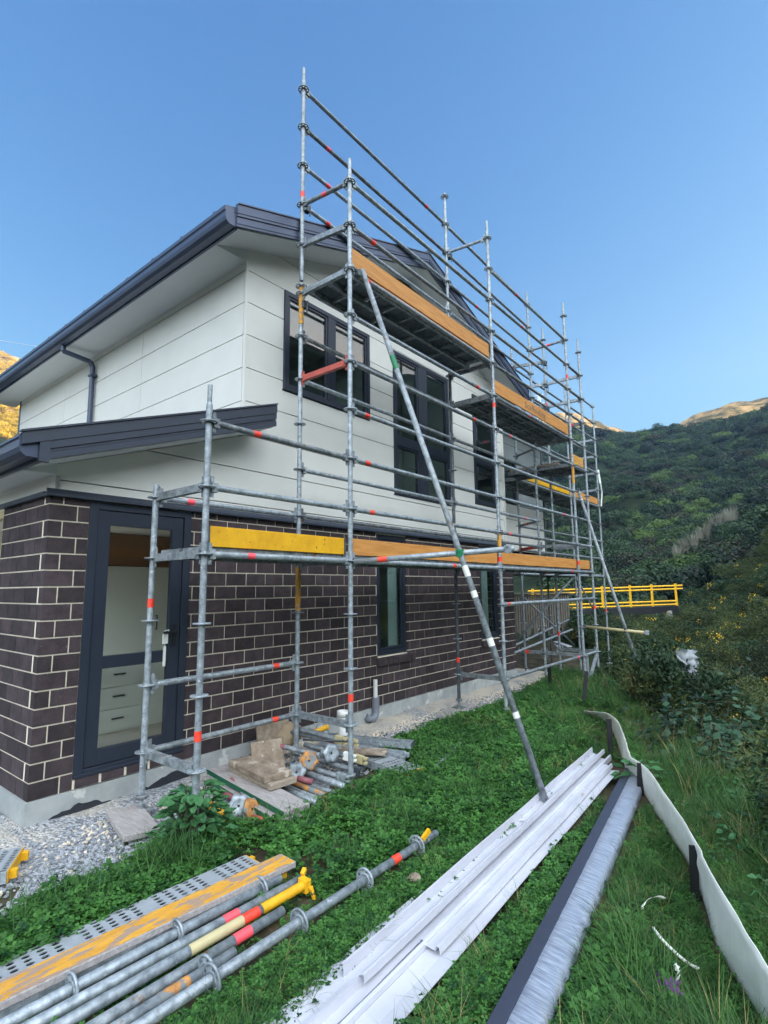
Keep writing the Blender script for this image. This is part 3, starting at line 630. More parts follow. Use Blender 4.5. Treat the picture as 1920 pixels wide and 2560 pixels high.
def standard(x,y,zb,zt,ks,off=0,spig=True,m='galv',foot=True,tape=None,sleeve=None):
    mb=MB(); top=zt-.16 if spig else zt
    mb.tube((x,y,zb+(.12 if foot else 0)),(x,y,top),.0242,14)
    if spig: mb.tube((x,y,top),(x,y,top+.02),.0242,14,.0185); mb.tube((x,y,top+.02),(x,y,zt),.0185,12)
    o=mb.build('standard',M[m],scaf)
    for k in ks:
        z=zk(k)+off
        add_rosette(x,y,z,o)
    if foot:
        mb=MB(); mb.tube((x,y,zb+.008),(x,y,zb+.30),.0185,12); mb.box((x,y,zb+.005),(.15,.15,.008)); mb.disc((x,y,zb+.105),(0,0,1),.045,.0186,.025,8); setparent(mb.build('base_jack',M['galv_dull']),o)
    if tape:
        for z in tape: m_=MB(); m_.tube((x,y,z-.035),(x,y,z+.035),.0256,14,caps=False); setparent(m_.build('tape_band',M['tape']),o)
    if sleeve: m_=MB(); m_.tube((x,y,sleeve[0]),(x,y,sleeve[1]),.0285,14); setparent(m_.build('sleeve',M['yellow_worn']),o)
    return o
def gz(x,y): return float(height(x,y))
R=range
standard(XP,0,-.48,2.79,R(6,12),tape=[.23])
standard(XP,YI,-.43,2.11,R(7,12),spig=False,tape=[1.14])
standard(XS,0,-.54,5.77,R(0,12),tape=[-.0+.24])
standard(XS,YI,-.47,4.62,R(2,12),spig=False,sleeve=(1.02,1.46))
standard(XS,YI,4.66,7.38,R(-3,3),.09,foot=False,sleeve=(4.14,4.58),tape=[5.72])
standard(XT,0,-.50,6.79,R(-2,12),tape=[1.62,3.86],sleeve=(1.73,1.98))
standard(XT,YI,-.46,5.3,R(2,12),spig=False,m='steel_dark',tape=[.2])
standard(XT,YI,5.24,7.63,R(-4,1),.07,foot=False)
standard(XU,0,-.62,6.79,R(-2,12),foot=False,tape=[1.66,5.25],sleeve=(3.15,3.5))
standard(XU,YI,-.5,7.28,R(-3,12),.0)
standard(XV,0,-.28,6.30,R(-1,12),foot=False,tape=[.83])
standard(XV,YI,-.5,6.78,R(-2,12),tape=[5.05,.3])
standard(XA,YW,-.5,6.47,R(-1,12),spig=False)
standard(XB,YW,-.9,6.72,R(-2,12),spig=False)
standard(XW,YW,-.9,6.60,R(-2,12),spig=False,tape=[.55])
standard(XB,YW2,-.9,5.1,R(1,12),spig=False,m='steel_dark'); standard(XW,YW2,-.9,5.1,R(1,12),spig=False)
# ledgers and transoms
def ledger(p,q,tape=None,name='ledger',m='galv',r=.0242,box=False):
    if m=='galv' and random.random()<.3: m='galv_dull'
    p=Vector(p);q=Vector(q);d=(q-p).normalized(); mb=MB(); a=p+d*.075; b=q-d*.075
    if box:
        mb.beam(a,b,.045,.058)
    else: mb.tube(a,b,r,12)
    for e,s in((p,1),(q,-1)):
        c=e+d*s*.058; mb.beam(c-d*s*.022,c+d*s*.03,.036,.07); w=e+d*s*.046; mb.beam(w+Vector((0,0,-.075)),w+Vector((0,0,.085)),.008,.03,up=d)
    o=mb.build(name,M[m],scaf)
    if tape:
        for t,mm in tape:
            c=p+(q-p)*t; m_=MB()
            if box: m_.beam(c-d*.035,c+d*.035,.048,.061)
            else: m_.tube(c-d*.035,c+d*.035,r+.0014,12,caps=False)
            setparent(m_.build('tape_band',M[mm]),o)
    return o
def lx(xa,xb,y,ks,off=0,tapes=None,offb=None):
    for k in ks:
        t=(tapes or {}).get(k); ledger((xa,y,zk(k)+off),(xb,y,zk(k)+(off if offb is None else offb)),t)
def ty(x,ya,yb,ks,offa=0,offb=0,box=True,m='galv',tapes=None):
    for k in ks: ledger((x,ya,zk(k)+offa),(x,yb,zk(k)+offb),(tapes or {}).get(k),'transom',m,box=box)
T='tape';TP='tape_pink'
lx(XP,XS,0,[6,7,8],tapes={6:[(.28,T)],8:[(.26,TP)]})
lx(XP,XS,YI,[7,10,11],tapes={7:[(.2,TP)],10:[(.82,T)],11:[(.82,T)]})
lx(XS,XT,0,[0,1,2,3,4,5,6,7,8],tapes={1:[(.12,T)],2:[(.09,T)],3:[(.84,T)],4:[(.8,T)],5:[(.08,T)],6:[(.08,T)],7:[(.1,T)],8:[(.6,T)]})
lx(XS,XT,YI,[-3,-2,-1,0],.09,tapes={-3:[(.82,T)],-2:[(.13,TP)],-1:[(.13,TP)],0:[(.13,T)]},offb=.07)
lx(XS,XT,YI,[3,4,6,7])
lx(XT,XU,0,[-1,0,1,2,3,4,5,6,7,8,9,11],tapes={-1:[(.3,TP)],0:[(.35,TP)],8:[(.88,T)],9:[(.06,T)],11:[(.9,TP)],3:[(.4,T)],7:[(.1,TP)],6:[(.8,T)],4:[(.15,TP)]})
lx(XT,XU,YI,[-3,-2,-1,0],.07,offb=0,tapes={-1:[(.3,TP)]})
lx(XT,XU,YI,[4,6,7],tapes={6:[(.8,TP)]})
lx(XU,XV,0,[0,1,2,3,4,6,7,8,9,11])
lx(XU,XV,YI,[-1,1,3])
lx(XA,XB,YW,[-1,0,1,2,4,6,7,8]); lx(XB,XW,YW,[-2,-1,0,1,2,4,6,7,8])
lx(XB,XW,YW2,[2,4,8])
ty(XP,0,YI,[7,8,11]); ty(XS,0,YI,[0],0,.09,False,tapes={0:[(.5,TP)]}); ty(XS,0,YI,[1],0,.09); ty(XS,0,YI,[2,8,11]); ty(XS,0,YI,[4],m='red')
ty(XT,0,YI,[-2],0,.07,False); ty(XT,0,YI,[2,3,8,11],m='galv_dull'); 
ty(XU,0,YI,[-1],0,0,False,tapes={-1:[(.45,TP)]}); ty(XU,0,YI,[3,7,8,11],m='galv_dull',tapes={8:[(.8,T)]})
ty(XV,0,YI,[0,1]); ty(XV,0,YI,[2,4,7,8,11],m='galv_dull',tapes={2:[(.3,T)]})
ledger((XA,YW,6.0),(XV,YI,6.0),None,'transom',box=True); ledger((XA,YW,5.5),(XV,YI,5.5),None,'transom',box=True); ledger((XA,YW,5.0),(XV,YI,5.0),None,'transom',box=True)
ledger((XA,YW,2.5),(XU,YI,2.5),[(.5,T)],'transom',box=False); ledger((XA,YW,2.0),(XU,YI,2.0),[(.5,T)],'transom','red',box=True); ledger((XU,YI,0.0),(XU,1.3,0.0),[(.6,T)],'transom','galv_dull',box=True)
ledger((XU,YI,3.95),(XA,YW,4.0),None,'transom','galv_dull',box=False)
ty(XW,YW,YW2,[0,1,2,3,4,8]); ty(XB,YW,YW2,[2,4,8],m='galv_dull')
# platforms
def steel_deck(x0,x1,y0,y1,z,n=2,m='perf_dark'):
    w=(y1-y0)/n
    for i in range(n):
        a=y0+i*w+.006; b=y0+(i+1)*w-.006; mb=MB()
        mb.box2((x0,a,z-.004),(x1,b,z)); o=mb.build('deck_plank',M[m],scaf)
        m_=MB()
        m_.box2((x0,a-.002,z-.075),(x1,a+.002,z-.0045)); m_.box2((x0,b-.002,z-.075),(x1,b+.002,z-.0045))
        for yy in (a+.045,(a+b)/2,b-.045): m_.box2((x0+.02,yy-.012,z-.03),(x1-.02,yy+.012,z-.0045))
        k=x0+.3
        while k<x1-.1: m_.box2((k,a+.004,z-.05),(k+.035,b-.004,z-.0305)); k+=.42
        for k in (x0-.02,x1-.03): m_.box2((k,a+.02,z-.07),(k+.05,b-.02,z-.005))
        setparent(m_.build('plank_ribs',M['galv_dull']),o)
def ply_deck(x0,x1,y0,y1,z):
    mb=MB(); mb.box2((x0,y0,z-.012),(x1,y1,z)); o=mb.build('deck_plank',M['steel_dark'],scaf)
    m_=MB()
    for yy in (y0+.03,(y0+y1)/2,y1-.03): m_.box2((x0,yy-.022,z-.075),(x1,yy+.022,z-.0125))
    k=x0+.22; i=0
    while k<x1-.1:
        m_.box2((k,y0+.055,z-.05),(k+.03,(y0+y1)/2-.024,z-.0125)); 
        if i%2==0: m_.box2((k+.12,(y0+y1)/2+.024,z-.05),(k+.15,y1-.055,z-.0125))
        k+=.33; i+=1
    setparent(m_.build('plank_ribs',M['galv_dull']),o)
ply_deck(XS+.05,XT-.05,.045,.69,zk(2)+.075)
steel_deck(XT+.05,XU-.05,.045,.69,zk(3)+.075)
for a,b in((XP,XS),(XS,XT),(XT,XU)): steel_deck(a+.05,b-.05,.045,.69,zk(8)+.065)
steel_deck(XU+.05,XV-.05,.045,.69,zk(8)+.065); steel_deck(XU+.05,XV-.05,.045,1.36,zk(4)+.065)
steel_deck(XA+.05,XB-.05,YW+.045,YW2,zk(4)+.065); steel_deck(XB+.05,XW-.05,YW+.045,YW2,zk(4)+.065); steel_deck(XA+.05,XB-.05,YW+.045,YW2,zk(8)+.065); steel_deck(XB+.05,XW-.05,YW+.045,YW2,zk(8)+.065)
def toe(xa,xb,y,z,m,h=.18,z0=.065,label=None):
    mb=MB(); mb.box2((xa,y-.012,z+z0),(xb,y+.012,z+z0+h)); o=mb.build('toe_board',M[m],scaf,.003)
    if label:o['label']=label
    return o
o=toe(XP+.03,XS-.03,.038,zk(8),'yellow',.155,.06,'scratched yellow toe board'); mb=MB()
for xx in (XP+.034,XS-.06): mb.box2((xx,.018,zk(8)+.0605),(xx+.022,.0255,zk(8)+.215))
setparent(mb.build('end_strap',M['steel_dark']),o)
toe(XS+.04,XT-.03,.038,zk(8),'ply',.16,.06); toe(XT+.03,XU-.03,.038,zk(8),'ply',.165,.06); toe(XU+.03,XV-.04,.038,zk(8),'ply',.165,.06)
toe(XS+.04,XT-.04,.038,zk(2),'ply',.20,.09); mb=MB(); mb.box2((XS+.05,.026,zk(2)+.005),(XT-.05,.044,zk(2)+.062)); mb.build('deck_edge',M['ply'],scaf)
tb3=toe(XT+.04,XU-.04,.038,zk(3),'ply',.20,.09)
toe(XU+.03,XV-.03,.038,zk(4),'yellow_worn',.19); toe(XA+.05,XB-.03,YW+.03,zk(4),'yellow',.17); toe(XB+.03,XW-.03,YW+.03,zk(4),'ply',.18)
mb=MB(); mb.box2((XU+.06,.3,zk(4)+.075),(XU+.36,1.3,zk(4)+.115)); mb.build('deck_edge',M['timber'],scaf)
# stencilled lettering on the toe board of the third platform
fc=bpy.data.curves.new('lettering','FONT'); fc.body='Scaffolding'; fc.size=.15; fc.extrude=.0008; fc.space_character=1.25
fo=bpy.data.objects.new('lettering_src',fc); COL.objects.link(fo); dg=bpy.context.evaluated_depsgraph_get()
lm=bpy.data.meshes.new_from_object(fo.evaluated_get(dg)); bpy.data.objects.remove(fo)
lm.materials.append(M['steel_dark']); lo=bpy.data.objects.new('lettering',lm); COL.objects.link(lo)
lo.parent=tb3; lo.matrix_parent_inverse=Matrix(); lo.location=(XT+1.15,.0245,zk(3)+.135); lo.rotation_euler=(rad(90),0,0)
# raking props and their bridle tubes
def ltube(p,q,r=.0242,name='raking_prop',m='galv_dull',marks=()):
    mb=MB(); mb.pipe(p,q,r,r-.004,16); o=mb.build(name,M[m],scaf)
    p=Vector(p);q=Vector(q);d=(q-p).normalized()
    for t,l,mm in marks:
        c=p+(q-p)*t; m_=MB(); m_.tube(c-d*l/2,c+d*l/2,r+.0012,14,caps=False); setparent(m_.build('paint_mark',M[mm]),o)
    return o
def clampm(c,m='steel_dark'):
    mb=MB(); mb.box(c,(.06,.06,.06)); mb.tube((c[0]-.05,c[1],c[2]+.02),(c[0]+.05,c[1],c[2]+.02),.009,8); mb.tube((c[0],c[1],c[2]-.035),(c[0],c[1],c[2]+.035),.032,10); mb.build('coupler',M[m],scaf,.008)
b1t=(1.72,-.05,4.54); b1b=(2.1,-1.64,gz(2.1,-1.64)-.02)
ltube(b1t,b1b,.0265,marks=[(.215,.16,'clamp_green'),(.625,.10,'pvc_white'),(.665,.06,'pvc_white'),(.745,.07,'pvc_white'),(.86,.05,'pvc_white')])
def lerp(a,b,t): return tuple(a[i]+(b[i]-a[i])*t for i in range(3))
cl=lerp(b1t,b1b,.593)
bt0=Vector((XS,-.05,1.49)); bt1=Vector(cl)+Vector((0,.05,0)); dd=(bt1-bt0).normalized(); bt2=bt1+dd*.52
ltube(bt0,bt2,.0255,'bridle_tube','galv',[(.19,.09,'tape')]); clampm((b1t[0]-.05,b1t[1]+.02,b1t[2]-.05)); clampm(cl,'clamp_green'); clampm((XS+.03,-.05,1.49)); clampm(tuple(bt2-dd*.05),'galv')
b2t=(7.84,-.06,3.02); b2b=(7.55,-1.15,gz(7.55,-1.15)-.05); cl2=lerp(b2t,b2b,(3.02-.48)/(3.02-b2b[2])); ltube(b2t,b2b,.0265,marks=[(.05,.02,'pvc_white')])
c0=Vector((XU,-.05,.51)); c1=Vector(cl2)+Vector((0,.05,.0)); dd=(c1-c0).normalized(); ltube(c0,c1+dd*.42,.0255,'bridle_tube','beigepaint'); clampm(b2t); clampm(cl2); clampm(tuple(c0)); clampm(tuple(c1+dd*.40),'galv')
# diagonal braces low down at the far end and the hung bracket
ltube((XU+.02,.1,1.42),(XU-.06,YI+.75,-.02),.021,'diagonal_brace','galv'); ltube((XB-.1,YW-.05,1.45),(XW-.2,YW-.05,-.1),.021,'diagonal_brace','galv_dull'); ltube((XA,YW-.04,1.0),(XB-.1,YW+.1,-.2),.02,'diagonal_brace','galv')
ltube((XU-.4,1.35,.05),(XW-1.5,1.9,.35),.022,'diagonal_brace','galv'); ltube((XU-.3,1.2,.0),(XV+1.2,.9,.3),.022,'diagonal_brace','galv')
mb=MB(); mb.beam((XV-.02,0,-.02),(XU+.2,0,-.48),.045,.05); mb.beam((XU+.14,0,-.02),(XU+.14,0,-.5),.045,.05); mb.build('hung_bracket',M['galv'],scaf)
mb=MB()
for (x,y,z,s) in((XS+.05,YI,5.59,1),(XT+.06,YI,6.56,1),(XV,YI,6.0,1.3),(XV,YI,5.5,1.2),(XV,YI,5.0,1.1),(XS+.02,YI,4.4,1)):
    mb.box((x,y-.02,z-.03),(.07*s,.06,.08*s)); mb.tube((x+.02,y-.05,z-.12*s),(x+.03,y-.05,z+.02),.009,6)
mb.build('coupler',M['steel_dark'],scaf,.006)
mb=MB()
wn=[(XW+.03,YW-.03,4.6),(XW+.06,YW-.06,4.2),(XW+.02,YW-.1,3.9),(XW-.07,YW-.08,3.5)]
for a_,b_ in zip(wn[:-1],wn[1:]): mb.beam(a_,b_,.012,.055)
mb.build('plastic_streamer',M['white'],scaf)
# sole boards under the inner feet
def board(name,c,d,rz,m,label,cat,tilt=(0,0),bev=.006,group=None):
    mb=MB(); R3=Euler((tilt[0],tilt[1],rz)).to_matrix(); mb.box((0,0,d[2]/2),d,R3); o=mb.build(name,M[m],None,bev); o.location=c; tag(o,label,cat,group); return o
zg=-.5
board('sole_board',(-.13,.60,-.455),(.25,.52,.042),rad(-12),'timber_grey','short grey plank under the nearest inner scaffold post','board',tilt=(.03,.03))
board('sole_board',(4.55,.72,-.50),(.9,.24,.035),rad(8),'timber_grey','flat sole plank under the middle scaffold post by the brick wall','board')
board('sole_board',(7.75,.7,-.54),(.95,.24,.035),rad(-14),'timber_grey','flat sole plank under the posts at the far house corner','board')
# ------------------------------------------------------------------ loose scaffold gear on the grass
def lying_standard(p,q,label,m='galv',flanges=(),tape=None,paint=None,spigot=False,group=None,r=.0242):
    p=Vector(p);q=Vector(q);d=(q-p).normalized(); t=empty('scaffold_tube',p,label,'scaffold tube',group)
    mb=MB(); mb.pipe(p,q,r,r-.004,18)
    if spigot: mb.tube(q,q+d*.15,.0185,14)
    setparent(mb.build('tube',M[m]),t)
    for f in flanges:
        c=p+d*f; mb=MB(); mb.disc(c,d,.064,.052,.011,22); mb.disc(c,d,.038,.0245,.011,16); a=d.orthogonal().normalized(); b=d.cross(a)
        for i in range(8): an=i*math.pi/4; u=math.cos(an)*a+math.sin(an)*b; mb.beam(c+u*.035,c+u*.055,.016,.0105,up=d)
        setparent(mb.build('rosette',M['galv']),t)
    for f,l,mm in (tape or ()):
        c=p+d*f; mb=MB(); mb.tube(c-d*l/2,c+d*l/2,r+.0016,18,caps=False); setparent(mb.build('tape_band' if 'tape' in mm else 'paint_band',M[mm]),t)
    return t
zt=-.465
lying_standard((-1.9,-.845,-.434),(.02,-.865,-.434),'galvanised tube with three collars lying closest to the yellow plank',flanges=(.30,.79,1.27,1.78))
lying_standard((-2.0,-.925,zt+.03),(.12,-.955,zt+.02),'plain galvanised tube with pink tape lying between the collared tube and the yellow ended tube',tape=[(1.62,.09,'tape_pink')])
yt=lying_standard((-1.9,-1.035,zt+.035),(.05,-1.03,zt+.03),'galvanised tube with orange tape and a bright yellow painted end',tape=[(1.58,.10,'tape'),(1.80,.30,'yellow'),(1.38,.3,'beigepaint')])
mb=MB(); mb.box((.06,-1.03,zt+.03),(.04,.07,.07)); mb.beam((.07,-1.07,zt+.03),(.08,-1.10,zt-.05),.02,.02); mb.beam((.07,-1.0,zt+.07),(.10,-.99,zt+.09),.025,.025); setparent(mb.build('wedge_head',M['yellow'],None,.004),yt)
lying_standard((-1.9,-1.125,zt+.018),(-.17,-1.11,zt+.018),'half buried galvanised tube with pink tape beside the big collared tube',tape=[(1.47,.10,'tape_pink')],m='galv_dull')
lying_standard((-1.6,-1.205,-.445),(-.53,-1.19,-.445),'short rusty tube with one brown collar lying among the clover',m='galv_dull',flanges=(.92,),tape=[(.76,.14,'rust')])
bt_=lying_standard((-1.9,-1.285,-.432),(1.06,-1.265,-.432),'long galvanised tube with large collars and orange tape stretching across the clover',flanges=(1.19,1.70,2.21,2.73),tape=[(2.5,.07,'tape')])
mb=MB(); mb.beam((.86,-1.29,-.40),(.93,-1.30,-.36),.02,.03); setparent(mb.build('wedge',M['yellow']),bt_)
# perforated steel planks and the timber plank
def perf_plank(name,c,L,w,h,rz,label,endm='yellow',m='perf',z0=0,hooks=True):
    t=empty(name,c,label,'steel plank'); R3=Euler((0,0,rz)).to_matrix(); C0=Vector(c)
    mb=MB(); mb.box((0,0,h-.002),(L,w,.004)); o=mb.build('deck_panel',M[m]); o.location=c; o.rotation_euler=(0,0,rz); setparent(o,t)
    def add(nm,boxes,mm):
        mb=MB()
        for bc,bd in boxes: mb.box(C0+R3@Vector(bc),bd,R3)
        setparent(mb.build(nm,M[mm],None,.002),t)
    add('side_rail',[((0,s*(w/2+.0022),h/2),(L,.004,h)) for s in(-1,1)]+[((0,s*(w/2-.02),.003),(L,.04,.005)) for s in(-1,1)],'galv')
    for s in(-1,1): add('end_cap',[((s*(L/2+.004),0,h/2),(.006,w,h))]+([((s*(L/2+.025),y,h*.5),(.04,.035,h*.7)) for y in(-w*.36,w*.36)] if hooks else []),endm)
    return t
perf_plank('steel_plank',(-.95,-.545,-.50),2.0,.20,.075,rad(-2.6),'long perforated steel plank lying beside the yellow timber plank')
perf_plank('steel_plank',(-1.35,.86,-.47),1.1,.32,.07,rad(-32),'perforated steel plank with a yellow end lying on gravel by the house corner')
pk=empty('timber_plank',(-.9,-.72,-.42),'long scuffed plank painted yellow on top, lying over the steel plank','plank')
mb=MB(); R3=Euler((0,0,rad(-3.2))).to_matrix(); mb.box((-.98,-.735,-.401),(2.25,.148,.036),R3); setparent(mb.build('board',M['timber_grey'],None,.006),pk)
mb=MB(); mb.box((-.98,-.735,-.3825),(2.23,.140,.0018),R3); setparent(mb.build('painted_face',M['yellow_worn'],None),pk)
perf_plank('steel_plank',(-.72,-.72,-.497),1.55,.17,.072,rad(-3),'galvanised plank with a yellow end hidden under the yellow timber plank',m='galv')
# pile against the wall
def jack(base,direction,label,m='galv',tubem='pink_steel',L=.42,twist=0,rr=.082,group=None):
    d=Vector(direction).normalized(); a=d.orthogonal().normalized(); a=Matrix.Rotation(twist,3,d)@a; b=d.cross(a); c=Vector(base)
    t=empty('base_jack',c,label,'base jack',group); mb=MB(); n=36; rings=[(.0,.012),(.020,.012),(.045,.0),(.066,.0),(.082,.014)]
    vs=[]
    for side in(0,1):
        for ro,dz in rings:
            for i in range(n):
                th=2*math.pi*i/n; wv=1+.10*math.cos(6*th)*(ro/.082)**3
                vs.append(c+d*(-dz+(-.004 if side else 0))+ro*rr/.082*wv*(math.cos(th)*a+math.sin(th)*b))
    k=len(rings); fs=[]
    for side in(0,1):
        for r_ in range(k-1):
            for i in range(n): q=(side*k+r_)*n; fs.append((q+i,q+(i+1)%n,q+n+(i+1)%n,q+n+i))
    for i in range(n): fs.append(((k-1)*n+i,(k-1)*n+(i+1)%n,(2*k-1)*n+(i+1)%n,(2*k-1)*n+i))
    mb.add(vs,fs,True); setparent(mb.build('base_plate',M[m]),t)
    mb=MB(); mb.tube(c+d*.0005-d*.014,c+d*.0015-d*.011,.010,12)
    setparent(mb.build('bolt_hole',M['black']),t)
    mb=MB(); mb.pipe(c-d*.016,c-d*L,.019,.014,14); setparent(mb.build('stem',M[tubem]),t)
    mb=MB(); mb.disc(c-d*L*.42,d,.042,.0192,.03,10); mb.beam(c-d*L*.42+a*.03,c-d*L*.42+a*.09,.016,.012); setparent(mb.build('jack_nut',M['galv_dull']),t)
    return t
jack((.47,.145,-.40),(-.35,-.85,.38),'wavy base plate jack lying nearest the front scaffold post',L=.45)
jack((.54,.06,-.42),(.15,-.8,.45),'rusty brown tinted base jack tucked behind the nearest wavy base plate',m='rust',L=.35)
jack((.31,.68,-.41),(-.7,-.5,.4),'green painted base jack lying on its side by the brick wall',m='green',tubem='rust',L=.3)
jack((1.86,.66,-.22),(-.4,-.85,.3),'topmost galvanised base jack on the heap of fittings',L=.42,tubem='galv_dull')
jack((1.30,.25,-.29),(-.45,-.8,.3),'orange rusted base jack in the middle of the heap',m='rust',L=.4)
jack((1.56,.22,-.28),(-.25,-.9,.25),'galvanised base jack right of the orange rusted one',L=.4,tubem='galv_dull')
jack((1.17,.28,-.36),(-.75,-.5,.35),'tilted galvanised base jack leaning on the timber blocks',L=.36)
def loose_tube(p,q,label,m,r=.021,tip=None,group=None):
    t=empty('loose_tube',p,label,'tube',group); mb=MB(); mb.pipe(p,q,r,r-.004,14); setparent(mb.build('tube',M[m]),t)
    if tip:
        P_=Vector(p);Q=Vector(q);d=(Q-P_).normalized(); mb=MB(); l=tip[1]; mb.tube((P_ if tip[2]==0 else Q-d*l)+d*.001,(P_+d*l if tip[2]==0 else Q-d*.001),r+.0012,14,caps=False); setparent(mb.build('paint_band',M[tip[0]]),t)
    return t
loose_tube((.42,.50,-.44),(.37,.17,-.45),'thick yellow tube lying beside the wavy base plate','yellow',.034)
loose_tube((.62,.62,-.43),(.60,.12,-.46),'faded red tube under the green edged board','pink_steel',.022)
loose_tube((.72,.60,-.37),(.62,.18,-.42),'grey tube with a dark red tip leaning behind the nearest base plate','galv_dull',.021,('pink_steel',.14,0))
loose_tube((.50,.02,-.46),(.56,-.16,-.475),'short red tube poking out under the front base plate','red',.02)
loose_tube((1.22,.72,-.20),(1.42,.24,-.27),'grey tube with a red end lying across the top of the heap','galv_dull',.023,('pink_steel',.17,0))
loose_tube((1.62,.86,-.2),(1.78,.38,-.25),'grey tube with a red middle behind the top base jack','galv_dull',.022,('pink_steel',.15,1))
loose_tube((1.30,.28,-.40),(1.36,-.28,-.455),'grey tube with faded red tip sticking out toward the clover','galv',.026,('pink_steel',.12,1))
loose_tube((1.12,.30,-.43),(1.12,-.24,-.46),'mustard yellow tube below the timber blocks','rust',.024)
loose_tube((1.0,.32,-.44),(.98,-.24,-.462),'plain grey tube next to the green edged board','galv',.025)
loose_tube((1.06,.34,-.455),(1.05,-.25,-.468),'dark grey tube second from the green edged board','galv_dull',.025)
loose_tube((1.20,.28,-.455),(1.24,-.20,-.468),'grey tube half under the mustard yellow tube','galv_dull',.024)
loose_tube((1.72,.80,-.25),(1.92,.62,-.17),'short olive yellow tube at the back of the heap','yellow',.026)
loose_tube((1.15,.24,-.40),(1.22,.12,-.425),'stub of red tube under the orange rusted jack','pink_steel',.026)
loose_tube((1.50,.55,-.20),(1.78,.22,-.22),'thin flat grey bar lying over the base jacks','steel_dark',.010)
for i,(x,y,z,lb) in enumerate(((1.76,.30,-.22,'upper beige wedge head right of the top base jack'),(1.83,.22,-.24,'beige wedge head beside the second scaffold post'),(1.70,.13,-.33,'pale wedge head below the galvanised jacks'),(1.78,.06,-.36,'beige wedge head lowest in the heap'),(1.66,.0,-.42,'dark wedge head lying in the grass edge'),(1.45,-.02,-.42,'silver wedge head near the red tipped tube'))):
    t=empty('ledger_tube',(x,y,z),'short scaffold ledger with '+lb,'scaffold tube'); d=Vector((.25,-.95,-.12)).normalized(); mb=MB(); c=Vector((x,y,z)); mb.tube(c-d*.5,c-d*.05,.0235,12); setparent(mb.build('tube',M['galv_dull']),t)
    mb=MB(); mb.beam(c-d*.06,c+d*.03,.042,.075); mb.beam(c+d*.035+Vector((0,0,.02)),c+d*.07+Vector((0,0,.02)),.042,.022); mb.beam(c+d*.035-Vector((0,0,.02)),c+d*.07-Vector((0,0,.02)),.042,.022); setparent(mb.build('wedge_head',M[('beigepaint','beigepaint','white','beigepaint','steel_dark','galv')[i]],None,.004),t)
ax=rad(-81)
def blk(c,d,rz,m,label,cat,tilt=(0,0),side=None):
    t=board('timber_block' if cat=='timber block' else 'timber_board',c,d,rz,m,label,cat,tilt)
    if side:
        mb=MB(); R3=Euler((tilt[0],tilt[1],rz)).to_matrix(); mb.box(Vector(c)+R3@Vector((0,-d[1]/2-.0016,0))+Vector((0,0,d[2]/2)),(d[0],.002,d[2]-.004),R3); o=mb.build('painted_edge',M[side]); setparent(o,t)
    return t
blk((.76,.33,-.405),(1.22,.235,.042),rad(-97),'timber_grey','upper grey board with a bright green edge under the timber blocks','board',(0,rad(1.5)),'green')
blk((.70,.24,-.46),(1.12,.225,.045),rad(-99),'timber_grey','lower green edged board half sunk in the gravel','board',(0,rad(1)),'green')
blk((.905,.42,-.362),(.66,.26,.05),rad(-96),'timber','lower pale timber block of the pair on the green edged board','timber block')
blk((.89,.44,-.311),(.62,.26,.05),rad(-98),'timber_muddy','upper muddy timber block of the pair on the green edged board','timber block')
blk((1.13,.62,-.44),(.30,.04,.30),rad(-20),'timber_muddy','muddy square board standing on edge against the heap','board',(rad(-25),0))
blk((1.50,.98,-.42),(.36,.035,.34),rad(-14),'timber_muddy','muddy board standing against the concrete behind the heap','board',(rad(-18),0))
blk((.06,.79,-.48),(.04,.04,.02),.4,'red','small orange chip of brick on the gravel','brick chip')
# cement bag remains
def lump(name,c,r,m,label,cat,seed,sq=(1,1,1),sub=3,amp=.35,fr=2.5):
    import bmesh
    bm=bmesh.new(); bmesh.ops.create_icosphere(bm,subdivisions=sub,radius=1)
    for v in bm.verts:
        n=mnoise.fractal(v.co*fr+Vector((seed*7.1,seed*3.3,0)),.8,2.1,4); v.co*=1+amp*n
        v.co.x*=sq[0]*r; v.co.y*=sq[1]*r; v.co.z*=sq[2]*r
    me=bpy.data.meshes.new(name); bm.to_mesh(me); bm.free(); me.materials.append(M[m]); me.polygons.foreach_set('use_smooth',[True]*len(me.polygons))
    o=bpy.data.objects.new(name,me); COL.objects.link(o); o.location=c; return tag(o,label,cat)
lump('cement_bag',(1.22,.78,-.36),.13,'timber_muddy','crumpled beige cement bag slumped by the concrete foundation','bag',1,(1,.7,1.1)); lump('cement_bag',(1.66,.92,-.24),.12,'card','torn paper sack propped behind the top base jack','bag',2,(1.1,.8,.9))
# grey pipe stub
t=empty('drain_pipe',(2.3,.78,-.5),'upright white plastic drain stub with a socket beside the heap','pipe'); mb=MB(); mb.pipe((2.3,.78,-.55),(2.3,.78,-.13),.055,.049,20); setparent(mb.build('pipe',M['pvc_white']),t); mb=MB(); mb.pipe((2.3,.78,-.16),(2.3,.78,-.10),.066,.056,20); setparent(mb.build('socket',M['pvc_white']),t)
# planks right of the heap
perf_plank('steel_plank',(2.02,-.02,-.47),.85,.24,.07,rad(80),'perforated steel plank with yellow hooks on the clover edge',hooks=True)
perf_plank('steel_plank',(2.16,.40,-.455),.95,.16,.06,rad(-76),'plain galvanised plank behind the yellow hooked plank',endm='galv',m='galv')
perf_plank('steel_plank',(2.36,.47,-.41),1.0,.12,.06,rad(-70),'grey steel channel plank lying uppermost by the drain stub',endm='steel_dark',m='galv_dull',hooks=False)
blk((1.98,.22,-.37),(.5,.16,.025),rad(-62),'timber_muddy','short muddy board lying over the galvanised planks','board')
